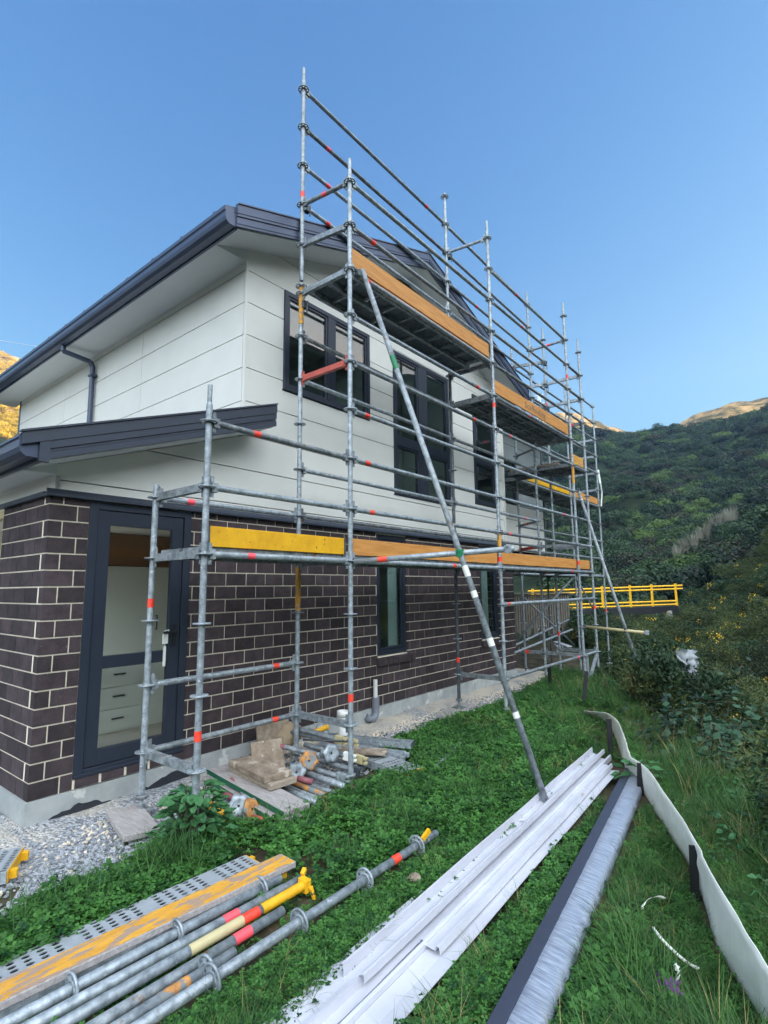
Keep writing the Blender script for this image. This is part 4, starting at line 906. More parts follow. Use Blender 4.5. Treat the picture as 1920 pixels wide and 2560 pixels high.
# half hidden strips in the clover
def bar(name,p,q,w,h,m,label,cat,group=None,seg=1,wob=0):
    mb=MB(); p=Vector(p);q=Vector(q); pts=[p+(q-p)*i/seg+Vector((0,random.uniform(-wob,wob),random.uniform(-wob,wob)*.4)) for i in range(seg+1)]
    for a_,b_ in zip(pts[:-1],pts[1:]): mb.beam(a_,b_,w,h)
    o=mb.build(name,M[m]); return tag(o,label,cat,group)
bar('steel_bar',(1.12,-.615,-.44),(1.92,-.56,-.435),.03,.03,'galv','pale metal bar half hidden in clover, nearer the heap','bar',seg=4,wob=.004); bar('steel_bar',(2.05,-.55,-.43),(3.0,-.30,-.42),.03,.03,'galv','pale metal bar half hidden in clover, farther toward the wall','bar',seg=4,wob=.004)
# white trims
def profile(name,pts,x0,x1,y,z,m,label,cat,rz=0,th=.003):
    # thin extruded profile given as an open polyline in (y,z)
    mb=MB(); n=len(pts); nx=14; vs=[]
    for s_ in(0,1):
        for k in range(nx+1):
            x=x0+(x1-x0)*k/nx; dz=.0025*math.sin(k*1.1+y*9)
            for a_,b_ in pts: vs.append((x,y+a_+(x-x0)*math.tan(rz),z+b_+dz-(th if s_ else 0)))
    fs=[]
    for s_ in(0,1):
        for k in range(nx):
            for i in range(n-1): q=s_*(nx+1)*n+k*n+i; fs.append((q,q+1,q+n+1,q+n))
    o_=(nx+1)*n
    for k in range(nx):
        for e in(0,n-1): q=k*n+e; fs.append((q,q+n,q+n+o_,q+o_))
    for e in(0,nx):
        for i in range(n-1): q=e*n+i; fs.append((q,q+1,q+1+o_,q+o_))
    mb.add(vs,fs); o=mb.build(name,M[m]); return tag(o,label,cat)
chan=[(.072,.046),(.066,.058),(.056,.058),(.052,.006),(.02,.0),(-.02,.0),(-.03,.018),(-.038,.05),(-.052,.06),(-.064,.06),(-.068,.03)]
profile('white_trim',chan,-.33,3.60,-1.755,-.455,'white_trim','white gutter shaped trim lying nearest the clover','trim',rad(3))
profile('white_trim',[(.068,.03),(.062,.05),(.05,.052),(.044,.010),(.0,.004),(-.03,.008),(-.036,.044),(-.05,.056),(-.062,.05),(-.064,.01)],-.95,3.50,-1.878,-.462,'white_trim','white trim with a raised rib, middle of the bundle','trim',rad(3))
profile('white_trim',[(.06,.012),(.052,.034),(.04,.036),(.034,.018),(-.03,.016),(-.036,.036),(-.05,.036),(-.056,.008)],.03,3.22,-1.915,-.44,'white_trim','short white trim lying on top of the bundle','trim',rad(3))
profile('white_sheet',[(.12,.0),(.06,.006),(0,.0),(-.06,.004),(-.12,.0)],-1.25,.45,-1.775,-.45,'white_trim','flat dusty white strip at the near end of the bundle','sheet',rad(3))
profile('white_sheet',[(.075,.01),(.0,.004),(-.075,.012)],-.9,3.15,-2.015,-.448,'white_trim','flat white strip half sunk in grass at the outer side of the bundle','sheet',rad(3))
# dark steel channel in clear wrap
t=empty('steel_channel',(1.5,-2.1,-.5),'charcoal steel channel partly covered by crinkled clear film','steel channel')
d0=Vector((-.45,-2.38,0)); d1=Vector((3.22,-1.93,0)); dv=(d1-d0).normalized(); nn=Vector((dv.y,-dv.x,0))
mb=MB()
def off(p,n_,z): return p+nn*n_+Vector((0,0,z))
for a_,b_,w_,h_ in(((0),(.05),.11,.07),): mb.beam(off(d0,.018,-.455),off(d1,.018,-.455),.066,.075)
mb.beam(off(d0,-.025,-.478),off(d1,-.025,-.478),.022,.03)
setparent(mb.build('channel',M['charcoal'],None,.004),t)
vs=[];fs=[];nk=150
for k in range(nk+1):
    p=d0+(d1-d0)*k/nk*1.02+dv*.02
    for j,(a_,z_) in enumerate(((.052,-.419),(.056,-.415),(.095,-.419),(.135,-.422),(.168,-.427),(.174,-.468))):
        w_=mnoise.noise(Vector((k*.35,j*1.7,0)))*.002+mnoise.noise(Vector((k*2.3,j*.3,4)))*.0022
        vs.append(off(p,a_+w_*(1.2+j*.5),z_+w_))
for k in range(nk):
    for j in range(5): q=k*6+j; fs.append((q,q+1,q+7,q+6))
mb=MB(); mb.add(vs,fs,True); mb.beam(off(d0,.115,-.468),off(d1,.115,-.468),.11,.05); setparent(mb.build('plastic_wrap',M['film']),t)
# ------------------------------------------------------------------ silt fence
sf=empty('silt_fence',(2.8,-2.1,-.5),'low white fabric silt fence leaning on black stakes at the lawn edge','silt fence')
s_=2.023
def c8(x,y): return (1100+x/s_,1600+y/s_)
top=[(725,362),(760,360),(800,365),(850,380),(905,420),(945,520),(965,585),(1020,625),(1080,690),(1190,850),(1300,1030),(1360,1160),(1500,1390),(1659,1650),(1760,1840)]
bot=[(735,378),(775,395),(815,408),(862,440),(890,505),(925,610),(950,680),(1000,740),(1060,830),(1150,970),(1265,1150),(1310,1250),(1385,1520),(1480,1700),(1640,1960)]
ht=[.10,.12,.17,.24,.30,.30,.28,.28,.31,.34,.36,.36,.36,.36,.36]
P0=[];P1=[]
for a_,b_,h_ in zip(top,bot,ht):
    B_=gp(*c8(*b_),-.52); dp_=(B_-CP)@RM[2]
    d=ray(*c8(*a_)); Tt=(-.52+h_-CP[2])/d[2]; A_=CP+d*Tt
    # keep the fabric upright: top stays within half its height of the foot
    v=A_-B_; hv=np.hypot(v[0],v[1]); lim=1.25*h_+.08
    if hv>lim: A_[:2]=B_[:2]+v[:2]*lim/hv
    P0.append(Vector(B_));P1.append(Vector(A_))
def cr(P,t):
    i=min(int(t),len(P)-2); u=t-i; p0=P[max(i-1,0)];p1=P[i];p2=P[i+1];p3=P[min(i+2,len(P)-1)]
    return .5*((2*p1)+(-p0+p2)*u+(2*p0-5*p1+4*p2-p3)*u*u+(-p0+3*p1-3*p2+p3)*u**3)
vs=[];fs=[];nk=110;nj=8
for k in range(nk+1):
    t=k/nk*(len(P0)-1); a_=cr(P0,t);b_=cr(P1,t); side=Vector((.428,-.904,0))
    for j in range(nj+1):
        u=j/nj; bow=.012*math.sin(u*math.pi)*(1+.6*mnoise.noise(Vector((t*1.5,0,0))))+.012*mnoise.noise(Vector((t*2.2,u*2.5,3)))
        vs.append(a_+(b_-a_)*u-side*bow*.7)
for k in range(nk):
    for j in range(nj): q=k*(nj+1)+j; fs.append((q,q+1,q+nj+2,q+nj+1))
mb=MB(); mb.add(vs,fs,True); fb=mb.build('fabric',M['fabric'],sf); sd_=fb.modifiers.new('solid','SOLIDIFY'); sd_.thickness=.003
def stake(bu,tu,hgt,parent=None,lean=(0,0),w=.05):
    B_=Vector(gp(*c8(*bu),-.5)); T_=B_+Vector((lean[0],lean[1],hgt)); mb=MB(); mb.beam(B_-Vector((0,0,.15)),T_,w,.014,up=(.9,.43,0)); mb.beam(B_-Vector((0,0,.15))-Vector((.428,-.904,0))*.012,T_-Vector((.428,-.904,0))*.012,.012,.014,up=(.9,.43,0))
    o=mb.build('stake',M['stake'],parent,.002); m_=MB()
    for q in(.93,.72,.5): c=B_+(T_-B_)*q; m_.tube(c+Vector((-.009,-.004,0)),c+Vector((-.0075,-.004,0)),.006,10)
    return o
stake((865,590),(874,392),.37,sf,(.01,0)); stake((1008,790),(1014,628),.26,sf,(.02,-.02)); stake((1285,1330),(1290,1045),.30,sf,(.0,-.02),.045)
def lone(bu,h,lean,label):
    o=stake(bu,None,h,None,lean,.055); o.name='black_stake'; tag(o,label,'stake')
lone((718,340),.50,(.10,-.06),'leaning black stake standing alone beyond the end of the white fabric')
q=gp(1375,1722,-.5); 
mb=MB(); mb.beam((q[0],q[1],-.7),(q[0]+.02,q[1],-.08),.06,.014); o=mb.build('black_stake',M['stake']); tag(o,'upright black stake in the grass under the far scaffold bay','stake')
# scraps near the fence
def ribbon(name,pts,w,m,label,cat):
    mb=MB(); 
    P_=[Vector(p) for p in pts]; vs=[];fs=[];nk=24
    for k in range(nk+1):
        t=k/nk*(len(P_)-1); c=cr(P_,t); u=math.sin(k*.7)*.2; ww=w*1.5*(.35+.8*abs(mnoise.noise(Vector((k*.16,w*90,1))))) if 0<k<nk else w*.2; vs+= [c+Vector((.3,-.6,.5+u)).normalized()*ww/2,c-Vector((.3,-.6,.5+u)).normalized()*ww/2]
    for k in range(nk): fs.append((2*k,2*k+1,2*k+3,2*k+2))
    mb.add(vs,fs,True); o=mb.build(name,M[m]); md=o.modifiers.new('solid','SOLIDIFY'); md.thickness=.0008; return tag(o,label,cat)
def g8(x,y,z): return gp(*c8(x,y),z)
ribbon('plastic_strip',[g8(1025,1390,-.42),g8(1025,1350,-.38),g8(1050,1315,-.36),g8(1100,1298,-.36),g8(1140,1310,-.38)],.016,'fabric','curled white fabric strip arching out of the grass','strip')
ribbon('plastic_strip',[g8(1075,1450,-.37),g8(1120,1510,-.38),g8(1190,1580,-.40),g8(1250,1630,-.42),g8(1310,1665,-.43)],.022,'fabric','straight torn white strip lying in grass by the purple rag','strip')
ribbon('plastic_strip',[g8(1185,1640,-.38),g8(1205,1670,-.40),g8(1195,1720,-.43),g8(1175,1745,-.45)],.026,'fabric','small crumpled white scrap right above the purple rag','strip')
lump('rag',g8(1155,1775,-.43),.055,'purple','crumpled purple rag in the grass','rag',5,(1,.8,.9),3,.8,3)
ribbon('paper_scrap',[(.66,-.93,-.44),(.73,-.95,-.42),(.80,-.98,-.41),(.86,-.99,-.43)],.05,'card','pale torn paper scrap on the clover','paper')
lump('stone',(.52,-1.47,-.46),.05,'timber_muddy','brown stone beside the long collared tube','stone',8,(1,.8,.7)); 
lump('yellow_scrap',tuple(gp(590,2098,-.46)),.028,'yel_plastic','crumpled yellow plastic scrap nearest the weed','scrap',9,(1.1,.9,.6),2,.6); lump('yellow_scrap',tuple(gp(583,2118,-.47)),.024,'yel_plastic','smaller yellow scrap in the dry grass','scrap',10,(1,.9,.7),2,.6); lump('yellow_scrap',tuple(gp(697,2086,-.46)),.024,'yel_plastic','yellow scrap by the end of the green board','scrap',11,(1.2,.8,.6),2,.6)
t=empty('cardboard_box',tuple(gp(310,2255,-.5)),'torn brown cardboard piece in grass beside the steel plank','cardboard'); c=Vector(gp(310,2255,-.46)); mb=MB(); mb.box(c,(.09,.07,.06),Euler((.2,.3,.6)).to_matrix()); mb.beam(c+Vector((.03,0,.02)),c+Vector((.10,.03,.05)),.06,.004); setparent(mb.build('card',M['card']),t)
# ------------------------------------------------------------------ far structures
def wpt(u,v,depth): return CP+ray(u,v)*depth
br=empty('footbridge',tuple(wpt(1500,1500,29)),'dark footbridge with yellow tubular railings across the gully','bridge')
ra,rb=Vector(wpt(1320,1478,29)),Vector(wpt(1705,1456,29)); rb.z=ra.z+.22
hv=(rb-ra); mb=MB()
for dz in(0,-.17): mb.tube(ra+Vector((0,0,dz)),rb+Vector((0,0,dz)),.045,10)
rb2=ra+hv*.955
for dz in(-.80,-.98): mb.tube(ra+Vector((0,0,dz)),rb2+Vector((0,0,dz)),.045,10)
setparent(mb.build('railing',M['bridge_yellow']),br)
for f in(.03,.18,.34,.48,.66,.80,.955): 
    c=ra+hv*f; mb=MB(); mb.beam(c+Vector((0,0,-1.05)),c+Vector((0,0,.12)),.10,.10); setparent(mb.build('rail_post',M['bridge_yellow']),br)
back=Vector((hv.y,-hv.x,0)).normalized()*-1.6
mb=MB(); mb.beam(ra+Vector((0,0,-1.25))-back*0.0+Vector((.0,0,0)),rb2+Vector((0,0,-1.25)),.2,.36); mb.beam(ra+back*.5+Vector((0,0,-1.2)),rb2+back*.5+Vector((0,0,-1.2)),1.6,.15); setparent(mb.build('deck_beam',M['black']),br)
mb=MB()
for f in(.05,.9): c=ra+hv*f; mb.beam(c+Vector((0,0,-4.5)),c+Vector((0,0,-1.3)),.3,.3)
setparent(mb.build('pier',M['concrete']),br)
fn=empty('paling_fence',tuple(wpt(1340,1560,18)),'grey timber paling wall behind the scaffold legs at the far house corner','fence')
fa,fb_=Vector(wpt(1268,1487,17.5)),Vector(wpt(1422,1500,18.5)); fb_.z=fa.z-.02; mb=MB(); n=26
for i in range(n):
    c=fa+(fb_-fa)*(i+.5)/n; mb.beam(c+Vector((0,0,-1.15+random.uniform(-.22,.1))),c+Vector((0,0,random.uniform(-.02,.02))),(fb_-fa).length/n*.72,.03,up=Vector((fb_-fa).normalized()).cross(Vector((0,0,1))))
setparent(mb.build('palings',M['fence_grey']),fn); mb=MB(); mb.beam(fa+Vector((0,0,-.25)),fb_+Vector((0,0,-.25)),.06,.1); mb.beam(fa+Vector((0,0,.04)),fb_+Vector((0,0,.04)),.2,.04); setparent(mb.build('rail',M['fence_grey']),fn)
mb=MB()
for i in range(4): c=fa+(fb_-fa)*(i+.2)/4; mb.beam(c+Vector((.1,.1,-3)),c+Vector((.1,.1,0)),.12,.12)
setparent(mb.build('post',M['fence_grey']),fn)
for i,(u,v,dz,lb) in enumerate(((1400,1624,0,'lower white board of a small stack beyond the far scaffold'),(1396,1617,.04,'upper white board of a small stack beyond the far scaffold'),(1405,1612,.08,'topmost pale board of a small stack beyond the far scaffold'))):
    c=wpt(u,v,13.0); board('white_board',tuple(c),(1.1,.12,.03),rad(20+9*i),'white_trim',lb,'board')
# plastic bag caught in the bushes
pb=Vector(wpt(1722,1668,7.6)); vs=[];fs=[]
for j in range(25):
    for i in range(15):
        u=i/14-.5; v=j/24-.5; w_=(.13+.10*abs(v))*(1-.5*max(0,v)**.5)
        q=Vector((u*w_*1.2,u*w_*-1.1,-v*.46)); q+=Vector((mnoise.noise(Vector((u*4,v*5,1))),mnoise.noise(Vector((u*4,v*5,9))),.5*mnoise.noise(Vector((u*5,v*4,5)))))*.11+Vector((-.10,-.08,0))*(1-4*u*u)*(.4+v)
        vs.append(pb+q)
for j in range(24):
    for i in range(14):
        if (i,j) in ((3,9),(4,9),(4,10),(10,5),(11,5),(9,20),(0,0),(13,0),(0,23),(1,23)): continue
        q=j*15+i; fs.append((q,q+1,q+16,q+15))
mb=MB(); mb.add(vs,fs,True); o=mb.build('plastic_sheet',M['sheet']); tag(o,'pale torn plastic sheet snagged on the gorse','plastic sheet')
# overhead wires at the left
for i,(a_,b_,lb) in enumerate((((-30,842),(300,893),'topmost overhead wire left of the roof'),((-30,881),(300,920),'second overhead wire from the top left of the roof'),((-30,893),(300,935),'third overhead wire from the top left of the roof'),((-30,930),(300,972),'lowest overhead wire left of the roof'))):
    p=Vector(wpt(*a_,60)); q=Vector(wpt(*b_,75)); mb=MB(); pts=[]
    for k in range(9): t_=k/8; pts.append(p+(q-p)*(t_*1.8-.5)-Vector((0,0,math.sin(t_*math.pi)*.25)))
    mb.path(pts,.022,5); o=mb.build('power_line',M['lavender']); tag(o,lb,'wire','overhead wires')
t=empty('pylon',tuple(wpt(1349,1016,420)),'small white lattice pylon far behind the scaffold','pylon'); b_=Vector(wpt(1349,1022,420)); mb=MB()
for sx in(-1,1): mb.beam(b_+Vector((0,sx*2.4,-12)),b_+Vector((0,sx*.4,13)),.35,.35)
for k in range(6): z_=-6+3.4*k; w_=2.0-k*.28; mb.beam(b_+Vector((0,-w_,z_)),b_+Vector((0,w_,z_+2)),.25,.25)
for z_,w_ in((4,4),(7.5,4.8),(11,3.4)): mb.beam(b_+Vector((0,-w_,z_)),b_+Vector((0,w_,z_)),.35,.35)
setparent(mb.build('lattice',M['white']),t)
# ------------------------------------------------------------------ vegetation
PROTO=bpy.data.collections.new('plant_kit')        # sources only, not linked to the scene
def mesh_np(name,v,f,mats,mi=None):
    me=bpy.data.meshes.new(name); me.from_pydata([tuple(p) for p in v],[],f)
    for m in mats: me.materials.append(m)
    if mi is not None: me.polygons.foreach_set('material_index',mi)
    return me
def scatter(name,pts,rots,scl,protos,picks,label,m=None):
    coll=bpy.data.collections.new(name+'_kit')
    for i,me in enumerate(protos): o=bpy.data.objects.new(f'{name}_kit_{i:02d}',me); coll.objects.link(o)
    me=bpy.data.meshes.new(name); me.from_pydata([tuple(p) for p in pts],[],[])
    a=me.attributes.new('rot','FLOAT_VECTOR','POINT'); a.data.foreach_set('vector',np.asarray(rots,np.float32).ravel())
    a=me.attributes.new('scl','FLOAT_VECTOR','POINT'); a.data.foreach_set('vector',np.asarray(scl,np.float32).ravel())
    a=me.attributes.new('pick','INT','POINT'); a.data.foreach_set('value',np.asarray(picks,np.int32))
    o=bpy.data.objects.new(name,me); COL.objects.link(o); tag(o,label,kind='stuff')
    ng=bpy.data.node_groups.new(name,'GeometryNodeTree'); ng.interface.new_socket('Geometry',in_out='INPUT',socket_type='NodeSocketGeometry'); ng.interface.new_socket('Geometry',in_out='OUTPUT',socket_type='NodeSocketGeometry')
    N=ng.nodes;L=ng.links; gi=N.new('NodeGroupInput'); go_=N.new('NodeGroupOutput'); ip=N.new('GeometryNodeInstanceOnPoints'); ci=N.new('GeometryNodeCollectionInfo')
    ci.inputs['Collection'].default_value=coll; ci.inputs['Separate Children'].default_value=True; ci.inputs['Reset Children'].default_value=True
    def na(nm,ty):
        n=N.new('GeometryNodeInputNamedAttribute'); n.data_type=ty; n.inputs['Name'].default_value=nm; return n.outputs['Attribute']
    L.new(gi.outputs[0],ip.inputs['Points']); L.new(ci.outputs[0],ip.inputs['Instance']); ip.inputs['Pick Instance'].default_value=True
    L.new(na('pick','INT'),ip.inputs['Instance Index'])
    er=N.new('FunctionNodeEulerToRotation'); L.new(na('rot','FLOAT_VECTOR'),er.inputs[0]); L.new(er.outputs[0],ip.inputs['Rotation']); L.new(na('scl','FLOAT_VECTOR'),ip.inputs['Scale']); L.new(ip.outputs[0],go_.inputs[0])
    md=o.modifiers.new('scatter','NODES'); md.node_group=ng
    return o
ML={}
ML['clover']=leafmat('clover_leaf',srgb(28,70,36),srgb(80,132,60),.3,scale=14)
ML['grass']=leafmat('grass_blade',srgb(30,66,36),srgb(82,124,62),.3,scale=6)
ML['drygrass']=leafmat('dry_grass_blade',srgb(120,112,70),srgb(166,150,100),.2,scale=6)
ML['weed']=leafmat('weed_leaf',srgb(36,84,54),srgb(72,122,76),.25,scale=9)
ML['gorse']=leafmat('gorse_spine',srgb(28,40,26),srgb(80,94,52),.1,scale=3)
ML['gorse_dk']=leafmat('scrub_leaf',srgb(20,40,28),srgb(56,80,50),.15,scale=3)
ML['flower']=mat('gorse_flower',srgb(228,188,40),.6)
ML['bramble']=leafmat('bramble_leaf',srgb(26,50,40),srgb(62,94,68),.2,scale=4)
ML['brown']=leafmat('dead_spine',srgb(84,58,44),srgb(128,92,66),.1,scale=4)
ML['silver']=leafmat('silver_twig',srgb(96,94,82),srgb(150,148,132),.1,scale=2)
ML['stem']=mat('woody_stem',srgb(92,80,62),.85,var=.3)
ML['stone']=mat('gravel_stone',srgb(170,174,178),.85,color2=srgb(110,116,124),vscale=9,info=.35)
ML['limestone']=mat('cream_stone',srgb(218,208,190),.9,color2=srgb(186,174,156),vscale=9,info=.2)
def forestmat(nm,c1,c2):
    return leafmat(nm,c1,c2,.12,scale=.35)
ML['bush1']=forestmat('forest_leaf',srgb(15,31,20),srgb(54,76,46)); ML['bush2']=forestmat('forest_leaf_light',srgb(30,52,26),srgb(86,110,52))
ML['bush3']=forestmat('forest_leaf_brown',srgb(28,34,24),srgb(58,62,42))
ML['sunny']=leafmat('hill_scrub_leaf',srgb(140,124,34),srgb(216,186,62),.2,scale=.4)
rng=RNG
def leafquad(V,F,c,n,up,w,l):
    n=n/np.linalg.norm(n); u=np.cross(n,up); u/= (np.linalg.norm(u)+1e-9); t=np.cross(u,n)
    b=len(V); V+= [c-t*l*.5,c+u*w*.5,c+t*l*.5,c-u*w*.5]; F.append((b,b+1,b+2,b+3))
def clover_proto(nl,R_,hmin,hmax,ls):
    V=[];F=[]
    for i in range(nl):
        a=rng.uniform(0,6.28); r=R_*math.sqrt(rng.uniform()); h=rng.uniform(hmin,hmax); c=np.array([r*math.cos(a),r*math.sin(a),h]); t0=rng.uniform(0,6.28); tilt=np.array([rng.normal(0,.35),rng.normal(0,.35),1.0]); tilt/=np.linalg.norm(tilt)
        e1=np.cross(tilt,[1,.3,0]); e1/=np.linalg.norm(e1); e2=np.cross(tilt,e1); s=ls*rng.uniform(.7,1.3)
        for k in range(3):
            th=t0+k*2.094; d=math.cos(th)*e1+math.sin(th)*e2; p=-math.sin(th)*e1+math.cos(th)*e2
            b=len(V); dr=tilt*s*.12
            V+= [c,c+d*s*.45+p*s*.42-dr,c+d*s*.95+p*s*.38,c+d*s*.84+tilt*s*.06,c+d*s*.95-p*s*.38,c+d*s*.45-p*s*.42-dr]
            F.append((b,b+1,b+2,b+3)); F.append((b,b+3,b+4,b+5))
        b=len(V); w=.0016; V+= [c+e1*w,c-e1*w,np.array([c[0]*.6-w,c[1]*.6,0]),np.array([c[0]*.6+w,c[1]*.6,0])]; F.append((b,b+1,b+2,b+3))
    return mesh_np('clover_clump',V,F,[ML['clover']])
def grass_proto(nb,R_,h0,h1,w,m,lean=.7):
    V=[];F=[]
    for i in range(nb):
        a=rng.uniform(0,6.28); r=R_*math.sqrt(rng.uniform()); base=np.array([r*math.cos(a),r*math.sin(a),0]); h=rng.uniform(h0,h1); th=rng.uniform(0,6.28); d=np.array([math.cos(th),math.sin(th),0]); p=np.array([-d[1],d[0],0]); le=lean*rng.uniform(.3,1.2); b=len(V); seg=4
        for k in range(seg+1):
            t=k/seg; c=base+d*h*le*t*t+np.array([0,0,h*(t-.28*le*t*t)]); ww=w*(1-t)**.7*rng.uniform(.8,1.2)+.0004; V+= [c-p*ww/2,c+p*ww/2]
        for k in range(seg): F.append((b+2*k,b+2*k+1,b+2*k+3,b+2*k+2))
    return mesh_np('grass_tuft',V,F,[m])
near_clover=[clover_proto(16,.085,.03,.085,.021) for _ in range(5)]
grassP=[grass_proto(16,.05,.08,.2,.006,ML['grass']) for _ in range(4)]+[grass_proto(16,.06,.15,.36,.006,ML['grass'],.9) for _ in range(3)]+[grass_proto(12,.06,.15,.4,.004,ML['drygrass'],.9) for _ in range(2)]
# where things lie on the lawn, so that the clover stops at them (x0,x1,y0,y1)
EX=[(.3,1.95,-.24,1.0),(-2.2,.18,-.83,-.42),(.55,1.05,-.3,1.0),(1.85,2.4,-.33,1.0)]
def sline(x,y): return (x-FA[0])*FN[0]+(y-FA[1])*FN[1]
def chan_d(x,y):
    px=x-d0.x; py=y-d0.y; return px*nn.x+py*nn.y, px*dv.x+py*dv.y
TUBES=[-.85,-.94,-1.035,-1.12,-1.20,-1.28]
def lawn_points(n,kind):
    out=[]
    while len(out)<n:
        m_=n
        dist=rng.uniform(1.3,15,m_)**1.0; dist=1.2+13.5*rng.uniform(0,1,m_)**1.9; az=np.radians(rng.uniform(-4,82,m_)); x=CP[0]+dist*np.cos(az); y=CP[1]+dist*np.sin(az)
        s=sline(x,y); yb=np.interp(x,[p[0] for p in GB],[p[1] for p in GB]); w_=.08*fbm(x,y,.5,3,11)
        ok=(s<.35)&(y<yb+w_-.03)&(x<11)
        nrm=np.clip(fbm(x,y,.9,3,12)*.5+.5,0,1); 
        bare=((x-.5)**2/.16+(y+.80)**2/.06<1)|((x-.15)**2/.05+(y+.38)**2/.04<1)|(((x-.2)**2/.1+(y-.15)**2/.05)<1)
        ok&=~(bare&(rng.uniform(0,1,m_)<.9))
        for (a_,b_,c_,d_) in EX: ok&=~((x>a_)&(x<b_)&(y>c_)&(y<d_))
        cn=(x-d0.x)*nn.x+(y-d0.y)*nn.y; cl_=(x-d0.x)*dv.x+(y-d0.y)*dv.y
        ok&=~((cn>-.06)&(cn<.22)&(cl_>-.3)&(cl_<3.75))
        for yt_ in TUBES: ok&=~((x<(1.06 if yt_==-1.28 else .1))&(np.abs(y-yt_)<(.045 if yt_==-1.28 else .036)))
        yc_=-1.86+.0524*(x+.33); ok&=~((x<3.6)&(np.abs(y-yc_+.02)<.215))
        if kind!='clover': ok&=~((x<.3)&(y>-1.36)&(y<-.38)&(rng.uniform(0,1,m_)<.85))
        lush=sm(-.9,-.2,s)          # grassier toward the fence
        if kind=='clover': ok&=rng.uniform(0,1,m_)<(1-.62*lush)*np.clip(.12+1.15*nrm,0,1)
        else: ok&=rng.uniform(0,1,m_)<(.22+.78*lush)*(1.05-.65*nrm)
        for i in np.nonzero(ok)[0]: out.append((x[i],y[i]))
    out=np.array(out[:n]); return out
def zs(xy): return height(xy[:,0],xy[:,1])
TUBES=[-.85,-.94,-1.035,-1.12,-1.20,-1.28]
def lowzone(xy):
    f=np.ones(len(xy)); x,y=xy[:,0],xy[:,1]
    f=np.where((x<.25)&(y>-1.34)&(y<-.40),.5,f); f=np.where((x<1.2)&(y>-1.62)&(y<-1.15),.5,f)
    cn=(x-d0.x)*nn.x+(y-d0.y)*nn.y; f=np.where((cn>-.16)&(cn<.34),.6,f)
    f=np.where(fdist(x,y)<.35,.5,f)
    f=np.where((x<3.7)&(np.abs(y+1.86-.0524*(x+.33))<.36),.6,f)
    return f
FP=np.array([[p.x,p.y] for p in P0])
def fdist(x,y):
    d=np.full(len(x),9.)
    for a_,b_ in zip(FP[:-1],FP[1:]):
        v=b_-a_; t=np.clip(((x-a_[0])*v[0]+(y-a_[1])*v[1])/(v@v+1e-9),0,1); d=np.minimum(d,np.hypot(x-a_[0]-t*v[0],y-a_[1]-t*v[1]))
    return d
def inst(name,xy,protos,smin,smax,label,zoff=0.,tilt=.15,zsq=(1,1),picks=None,lowz=True):
    xy=xy[(fdist(xy[:,0],xy[:,1])>.045)|(not lowz)]; n=len(xy); z=zs(xy)+zoff; low=lowzone(xy) if lowz else np.ones(n); pts=np.column_stack([xy,z]); rots=np.column_stack([rng.normal(0,tilt,n),rng.normal(0,tilt,n),rng.uniform(0,6.28,n)]); s=rng.uniform(smin,smax,n)*low; scl=np.column_stack([s,s,s*rng.uniform(*zsq,n)])
    pk=rng.integers(0,len(protos),n) if picks is None else np.resize(picks,n)
    return scatter(name,pts,rots,scl,protos,pk,label)
inst('clover',lawn_points(24000,'clover'),near_clover,.75,1.35,'low dark green clover covering the lawn')
gpts=lawn_points(11000,'grass'); pk=np.where(rng.uniform(0,1,len(gpts))<.97,rng.integers(0,7,len(gpts)),rng.integers(7,9,len(gpts)))
inst('grass',gpts,grassP,.55,1.0,'tufts of green grass among the clover',picks=pk)
# longer grass along and beyond the silt fence
def belt(n,s0,s1,x0,x1):
    L_=[]
    while len(L_)<n:
        x=rng.uniform(x0,x1); s=rng.uniform(s0,s1); t=(x-FA[0]); px=FA+np.array([.904,.428])*t/.904+FN*s
        r=math.hypot(px[0]-CP[0],px[1]-CP[1])
        if rng.uniform()<min(1,(3.2/r)**1.0): L_.append(px)
    return np.array(L_)
b=belt(4600,.18,2.0,-.6,8.5); inst('long_grass',b,grassP[4:7]+grassP[7:9],.5,1.05,'long grass on the bank beyond the white fabric',picks=np.where(rng.uniform(0,1,len(b))<.93,rng.integers(0,3,len(b)),rng.integers(3,5,len(b))))
# pebbles
def stone_proto(seed):
    import bmesh
    bm=bmesh.new(); bmesh.ops.create_icosphere(bm,subdivisions=1,radius=.5)
    for v in bm.verts: v.co*=1+.45*mnoise.noise(v.co*1.7+Vector((seed*5.,0,0))); v.co.z*=.62
    me=bpy.data.meshes.new('pebble'); bm.to_mesh(me); bm.free(); return me
sp=[]
for i in range(8):
    me=stone_proto(i+1); me.materials.append(ML['stone'] if i<5 else ML['limestone']); sp.append(me)
def gravel_points(n):
    o=[];pk=[]
    while len(o)<n:
        x=-2.6+rng.uniform()**1.5*11.0; y=rng.uniform(-.2,1.32 if x>-.64 else 2.6)
        if y<float(gb(x))+.1*math.sin(x*6)-.1+rng.normal(0,.06) or (x>-.64 and y>1.2): continue
        lime_=sm(.45,1.0,np.array(y))+(.25 if x>1.5 else 0)
        o.append((x,y)); pk.append(int(rng.integers(5,8)) if rng.uniform()<float(lime_)*.6+.05 else int(rng.integers(0,5)))
    return np.array(o),np.array(pk)
xy,pk=gravel_points(15000); inst('gravel_stones',xy,sp,.012,.040,'loose grey and cream stones along the foundation',lowz=False,zoff=.012,tilt=.6,picks=pk)
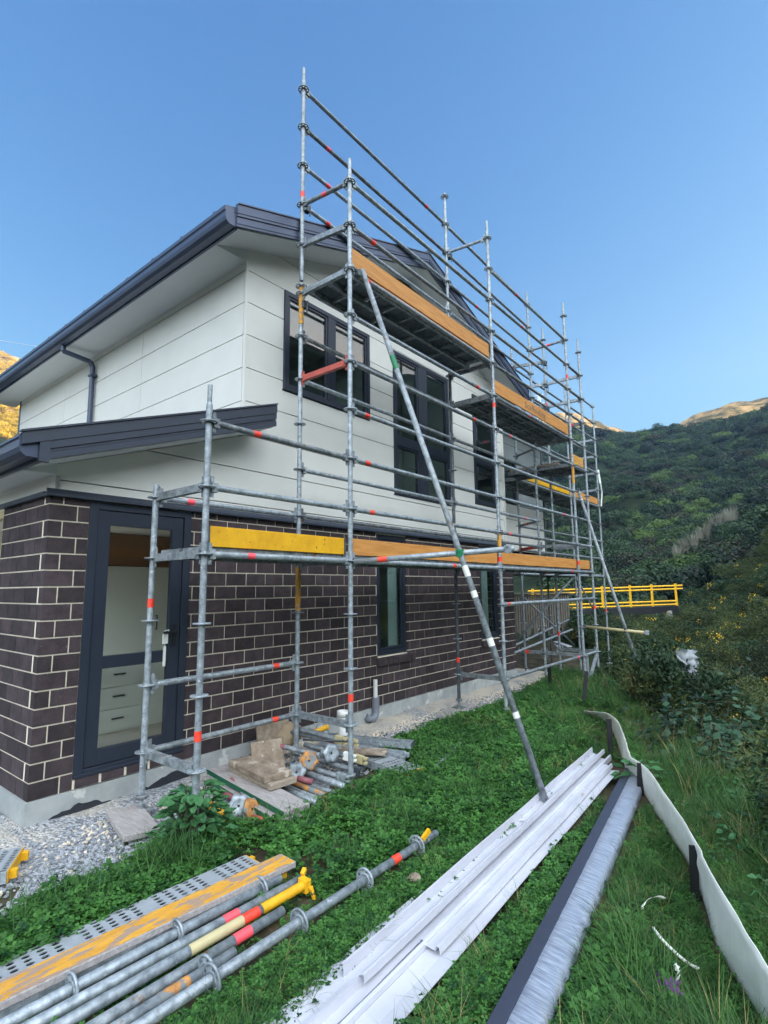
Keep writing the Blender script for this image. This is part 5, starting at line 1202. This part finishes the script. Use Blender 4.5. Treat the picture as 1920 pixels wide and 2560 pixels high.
# bushes : leaf sized faces spread through a lumpy volume
def bush_proto(n,rx,rz,ls,m,flower=None,nf=0,spiky=.5,lobes=7,aspect=3.0):
    V=[];F=[];mi=[]
    lb=[(rng.normal(0,.42,3)*[rx,rx,rz*.6]+[0,0,rz*.55],rng.uniform(.35,.6)) for _ in range(lobes)]
    FC=[]
    for q_ in range(max(1,nf//9)):
        c0,rr=lb[rng.integers(0,max(2,lobes//2))]; d=rng.normal(0,1,3); d/=np.linalg.norm(d); d[2]=abs(d[2]); FC.append(c0+d*rr*np.array([rx,rx,rz*.8]))
    for i in range(n+nf):
        c0,rr=lb[rng.integers(0,lobes)]; d=rng.normal(0,1,3); d/=np.linalg.norm(d); d[2]=abs(d[2])*rng.choice([1,1,1,-.5])
        rad_=rr*(rng.uniform(.35,1)**.5 if i<n else rng.uniform(.85,1.08)); c=c0+d*rad_*np.array([rx,rx,rz*.8])
        if c[2]<.02: c[2]=rng.uniform(.02,.3*rz)
        up=d+rng.normal(0,spiky,3); nn_=rng.normal(0,1,3); s=ls*rng.uniform(.6,1.5)
        if i>=n:
            fc=FC[i%len(FC)]; c=fc+rng.normal(0,.05,3)
        if i>=n: s=ls*.52; leafquad(V,F,c,rng.normal(0,1,3)+d,up,s,s*1.2); mi.append(1); continue
        leafquad(V,F,c,nn_,up,s/aspect,s); mi.append(0)
    return mesh_np('bush',V,F,[m]+([flower] if flower else []),mi)
gorseP=[bush_proto(5600,.8,1.0,.07,ML['gorse'],ML['flower'],nf,.6,9,4.5) for nf in(18,60,120,6)]+[bush_proto(3800,.8,.9,.07,ML['gorse_dk'],None,0,.8,9,2.0) for _ in range(2)]
def sector(n,az0,az1,r0,r1,p=1.0):
    r=r0+(r1-r0)*rng.uniform(0,1,n)**p; a=np.radians(rng.uniform(az0,az1,n)); return np.column_stack([CP[0]+r*np.cos(a),CP[1]+r*np.sin(a)])
g=sector(1150,-20,22,6.5,44,1.1); s=sline(g[:,0],g[:,1]); rr_=np.hypot(g[:,0]-CP[0],g[:,1]-CP[1]); azz=np.degrees(np.arctan2(g[:,1]-CP[1],g[:,0]-CP[0]))
q_=wpt(1722,1668,7.6); azq=math.degrees(math.atan2(q_[1]-CP[1],q_[0]-CP[0])); keep=~((rr_<8.5)&(np.abs(azz-azq)<9))&(s>.95+.6*sm(7,9,rr_)*0)&~((g[:,0]>4)&(g[:,0]<16)&(g[:,1]>-.3)&(g[:,1]<4)); g=g[keep]
rr_=np.hypot(g[:,0]-CP[0],g[:,1]-CP[1]); n=len(g); sc=rng.uniform(.55,1.05,n)*(.75+.02*rr_)
pk=rng.integers(0,6,n)
scatter('gorse_thicket',np.column_stack([g,zs(g)-.08]),np.column_stack([rng.normal(0,.1,n),rng.normal(0,.1,n),rng.uniform(0,6.28,n)]),np.column_stack([sc,sc,sc*rng.uniform(.7,1.1,n)]),gorseP,pk,'thicket of dark gorse with yellow flowers filling the gully')
c=sector(640,-32,10,3.2,8.5); s=sline(c[:,0],c[:,1]); qz=wpt(1722,1668,7.6); azs=np.degrees(np.arctan2(c[:,1]-CP[1],c[:,0]-CP[0])); azt=math.degrees(math.atan2(qz[1]-CP[1],qz[0]-CP[0])); c=c[(s>.95)&(c[:,0]<5.2)&(np.abs(azs-azt)>7)&(azs<6)]; n=len(c); sc=rng.uniform(.3,.68,n)
scatter('bank_scrub',np.column_stack([c,zs(c)-.06]),np.column_stack([rng.normal(0,.1,n),rng.normal(0,.1,n),rng.uniform(0,6.28,n)]),np.column_stack([sc,sc,sc*rng.uniform(.6,1.0,n)]),gorseP,np.where(rng.uniform(0,1,n)<.75,rng.integers(4,6,n),0),'dark low scrub on the bank beyond the white fabric')
# forest on the hillside
def crown_proto(n,m,rx=1.0,rz=.85,ls=.34,lobes=9):
    V=[];F=[]
    lb=[(np.array([rng.normal(0,.38)*rx,rng.normal(0,.38)*rx,rz*rng.uniform(.25,.75)]),rng.uniform(.34,.58)) for _ in range(lobes)]
    for i in range(n):
        c0,rr=lb[rng.integers(0,lobes)]; d=rng.normal(0,1,3); d/=np.linalg.norm(d)
        if d[2]<-.3: d[2]*=-.6
        c=c0+d*rr*rng.uniform(.75,1.05); up=np.cross(d,rng.normal(0,1,3)); leafquad(V,F,c,d+rng.normal(0,.55,3),up,ls*rng.uniform(.5,1.1)*.7,ls*rng.uniform(.6,1.3))
    return mesh_np('crown',V,F,[m])
crowns=[crown_proto(1700,ML['bush1'],ls=.15,lobes=12) for _ in range(4)]+[crown_proto(1700,ML['bush2'],ls=.15,lobes=12) for _ in range(2)]+[crown_proto(1700,ML['bush3'],ls=.15,lobes=12) for _ in range(2)]
# jittered grid in polar steps so the canopy closes without piling up
f=[]
r=44.0
while r<345:
    st=2.7+r*.009; na_=int(math.radians(40)*r/st)
    for i in range(na_):
        a=math.radians(-16)+math.radians(40)*(i+rng.uniform(-.4,.4))/na_; q=r+rng.uniform(-.4,.4)*st; f.append((CP[0]+q*math.cos(a),CP[1]+q*math.sin(a)))
    r+=st*.9
f=np.array(f); n=len(f); rr_=np.hypot(f[:,0]-CP[0],f[:,1]-CP[1]); sc=(1.75+rr_*.0065)*rng.uniform(.7,1.35,n)
gn=fbm(f[:,0],f[:,1],55,3,21); azf=np.degrees(np.arctan2(f[:,1]-CP[1],f[:,0]-CP[0])); gul=np.exp(-((azf-(10+.0*rr_))/2.2)**2)*sm(60,100,rr_)*(1-sm(230,300,rr_))
u=rng.uniform(0,1,n); light=u<np.clip(.07+.22*gn+.5*gul,0.02,.75); brown=(u>.86)
pk=np.where(light,rng.integers(4,6,n),np.where(brown,rng.integers(6,8,n),rng.integers(0,4,n)))
keep=~((rr_<75)&(azf<3)&(rng.uniform(0,1,n)<.55)); f=f[keep];sc=sc[keep];pk=pk[keep];n=len(f)
scatter('forest',np.column_stack([f,zs(f)-.25*sc]),np.column_stack([rng.normal(0,.12,n),rng.normal(0,.12,n),rng.uniform(0,6.28,n)]),np.column_stack([sc,sc,sc*rng.uniform(.75,1.2,n)]),crowns,pk,'dense dark green forest covering the hillside behind the scaffold')
# sunlit bush on the left hill and scrub on the far tops
l=sector(900,70,79,330,720); n=len(l); sc=rng.uniform(3,6.5,n); scatter('hill_scrub',np.column_stack([l,zs(l)-.3*sc]),np.column_stack([np.zeros(n),np.zeros(n),rng.uniform(0,6.28,n)]),np.column_stack([sc,sc,sc*.8]),[crown_proto(900,ML['sunny'],ls=.2) for _ in range(3)],rng.integers(0,3,n),'scattered scrub on the sunlit hill at the left')
# single plants
def plant_obj(name,me,loc,rz,s,label,cat,group=None):
    o=bpy.data.objects.new(name,me); COL.objects.link(o); o.location=loc; o.rotation_euler=(0,0,rz); o.scale=(s,s,s); return tag(o,label,cat,group)
def weed_mesh(nl,h,ls):
    V=[];F=[];mi=[]
    for i in range(nl):
        a=rng.uniform(0,6.28); hh=h*rng.uniform(.15,1)**.8; r=.17*rng.uniform(.2,1)*(1.15-.5*hh/h); c=np.array([r*math.cos(a),r*math.sin(a),hh]); d=np.array([math.cos(a),math.sin(a),rng.uniform(-.35,.25)]); n_=np.array([rng.normal(0,.3),rng.normal(0,.3),1]); d/=np.linalg.norm(d); p=np.cross(n_,d); p/=np.linalg.norm(p); s=ls*rng.uniform(.7,1.3); b=len(V)
        n2=np.cross(d,p)
        V+= [c,c+d*s*.3+p*s*.30+n2*.01,c+d*s*.65+p*s*.26,c+d*s,c+d*s*.65-p*s*.26,c+d*s*.3-p*s*.30+n2*.01,c+d*s*.5-n2*s*.06]
        F+= [(b,b+1,b+6),(b+1,b+2,b+6),(b+2,b+3,b+6),(b+3,b+4,b+6),(b+4,b+5,b+6),(b+5,b,b+6)]; mi+=[0]*6
        q=np.array([c[0]*.15,c[1]*.15,hh*.3]); w=np.array([-d[1],d[0],0])*.003; b=len(V); V+= [q-w,q+w,c+w,c-w]; F.append((b,b+1,b+2,b+3)); mi.append(1)
    return mesh_np('weed',V,F,[ML['weed'],ML['stem']],mi)
wp_=gp(470,2110,-.5); plant_obj('broadleaf_weed',weed_mesh(190,.27,.062),(wp_[0]-.02,wp_[1]-.08,-.5),0,1.4,'leafy green weed growing at the foot of the front scaffold post','weed')
p_=gp(1600,1960,-.5); plant_obj('broadleaf_weed',weed_mesh(26,.2,.11),(p_[0],p_[1],height(p_[0],p_[1])),1,1.0,'pale broad leaved weed growing behind the white fabric','weed')
for i,(u,v,s_,lb) in enumerate(((420,2180,1.25,'long grass tussock between gravel and the steel plank'),(390,2190,1.0,'smaller grass tussock beside the cardboard'),(1130,1828,1.2,'dark grass tussock at the gravel edge under the middle window'),(1010,2070,.8,'thin grass tussock by the paper scrap'))):
    q=gp(u,v,-.5); plant_obj('grass_tussock',grass_proto(110,.11,.14,.30,.005,ML['grass'],.9),(q[0],q[1],float(height(q[0],q[1]))),0,s_,lb,'tussock')
wk=[weed_mesh(20,.16,.055) for _ in range(3)]
b=belt(130,.15,1.6,-.6,7.5); inst('broadleaf_weeds',b,wk,.7,1.3,'broad leaved weeds mixed through the grass by the white fabric')
# bramble and dead gorse in front of the thicket
def bramble_mesh():
    V=[];F=[];mi=[]
    for k in range(26):
        p=np.array([rng.normal(0,.25),rng.normal(0,.25),.05]); d=np.array([rng.normal(0,1),rng.normal(0,1),1.3]); d/=np.linalg.norm(d)
        for j in range(9):
            q=p+d*.13; w=np.cross(d,[0,0,1.])*.006; b=len(V); V+= [p-w,p+w,q+w,q-w]; F.append((b,b+1,b+2,b+3)); mi.append(1)
            for t in range(3): leafquad(V,F,q+rng.normal(0,.03,3),np.array([rng.normal(0,.5),rng.normal(0,.5),1]),d+rng.normal(0,.6,3),rng.uniform(.05,.08),rng.uniform(.07,.11)); mi.append(0)
            p=q; d=d+np.array([rng.normal(0,.15),rng.normal(0,.15),-.22]); d/=np.linalg.norm(d)
    return mesh_np('bramble',V,F,[ML['bramble'],ML['stem']],mi)
BR=[bramble_mesh() for _ in range(3)]
for i,(u,v,dp,s_,lb) in enumerate(((1790,1905,5.6,1.0,'trailing bramble left of the dark hollow at the right edge'),(1880,1960,5.2,1.0,'bramble clump hanging at the right edge of the photo'),(1720,1870,6.2,.9,'bramble behind the pale broad leaved weed'))):
    q=wpt(u,v,dp); plant_obj('bramble',BR[i],(q[0],q[1],float(height(q[0],q[1]))-.02),i*1.3,s_,lb,'bramble')
dm=bush_proto(1500,.45,.7,.09,ML['brown'],None,0,.8,6,5)
for i,(u,v,dp,s_,lb) in enumerate(((1600,1760,8.2,.72,'rust brown dead bush below the foot of the far prop'),(1665,1665,9.0,.6,'small brown dead bush left of the plastic sheet'))):
    q=wpt(u,v,dp); plant_obj('dead_bush',dm,(q[0],q[1],float(height(q[0],q[1]))),i,s_,lb,'bush')
# silver leafless shrubs in a row on the slope
def silver_mesh():
    V=[];F=[]
    for k in range(240):
        a=rng.uniform(0,6.28); r=rng.uniform(0,.5)**.7; p=np.array([.15*math.cos(a)*r,.15*math.sin(a)*r,rng.uniform(.0,.4)]); d=np.array([math.cos(a)*r*.5,math.sin(a)*r*.5,1.0]); l=rng.uniform(.3,.75); q=p+d*l; w=np.array([-math.sin(a),math.cos(a),0])*rng.uniform(.006,.014); b=len(V); V+= [p-w,p+w,q+w*.4,q-w*.4]; F.append((b,b+1,b+2,b+3))
    return mesh_np('shrub',V,F,[ML['silver']])
SM=silver_mesh()
for i,(u,v) in enumerate(((1695,1395),(1712,1378),(1735,1362),(1752,1350),(1770,1340),(1785,1332),(1802,1325),(1822,1316),(1835,1305))):
    d=ray(u,v+14); dep=30.0
    for k in range(160):
        P_=CP+d*dep
        if P_[2]<float(height(P_[0],P_[1]))+.8: break
        dep+=1.0
    plant_obj('silver_shrub',SM,(P_[0],P_[1],float(height(P_[0],P_[1]))),i*.9,dep*.042,('leftmost','second from left','third from left','fourth from left','middle','fourth from right','third from right','second from right','rightmost')[i]+' of the nine pale silver shrubs in a row on the hillside','shrub','silver shrubs on the hillside')
# ------------------------------------------------------------------ evening air : one closed box of even, thin haze
mb=MB(); mb.box2((-830,-830,-45),(830,830,300)); hz=mb.build('haze',mat('unused_air',(1,1,1,1)))
hm=bpy.data.materials.new('thin_air'); hm.use_nodes=True; hn=hm.node_tree.nodes; hn.remove(hn['Principled BSDF']); pv=hn.new('ShaderNodeVolumePrincipled'); pv.inputs['Color'].default_value=(.45,.7,1,1); pv.inputs['Density'].default_value=.00032; pv.inputs['Anisotropy'].default_value=.2
hm.node_tree.links.new(pv.outputs[0],hn['Material Output'].inputs['Volume']); hz.data.materials[0]=hm; tag(hz,'thin bluish evening haze over the valley',kind='stuff')
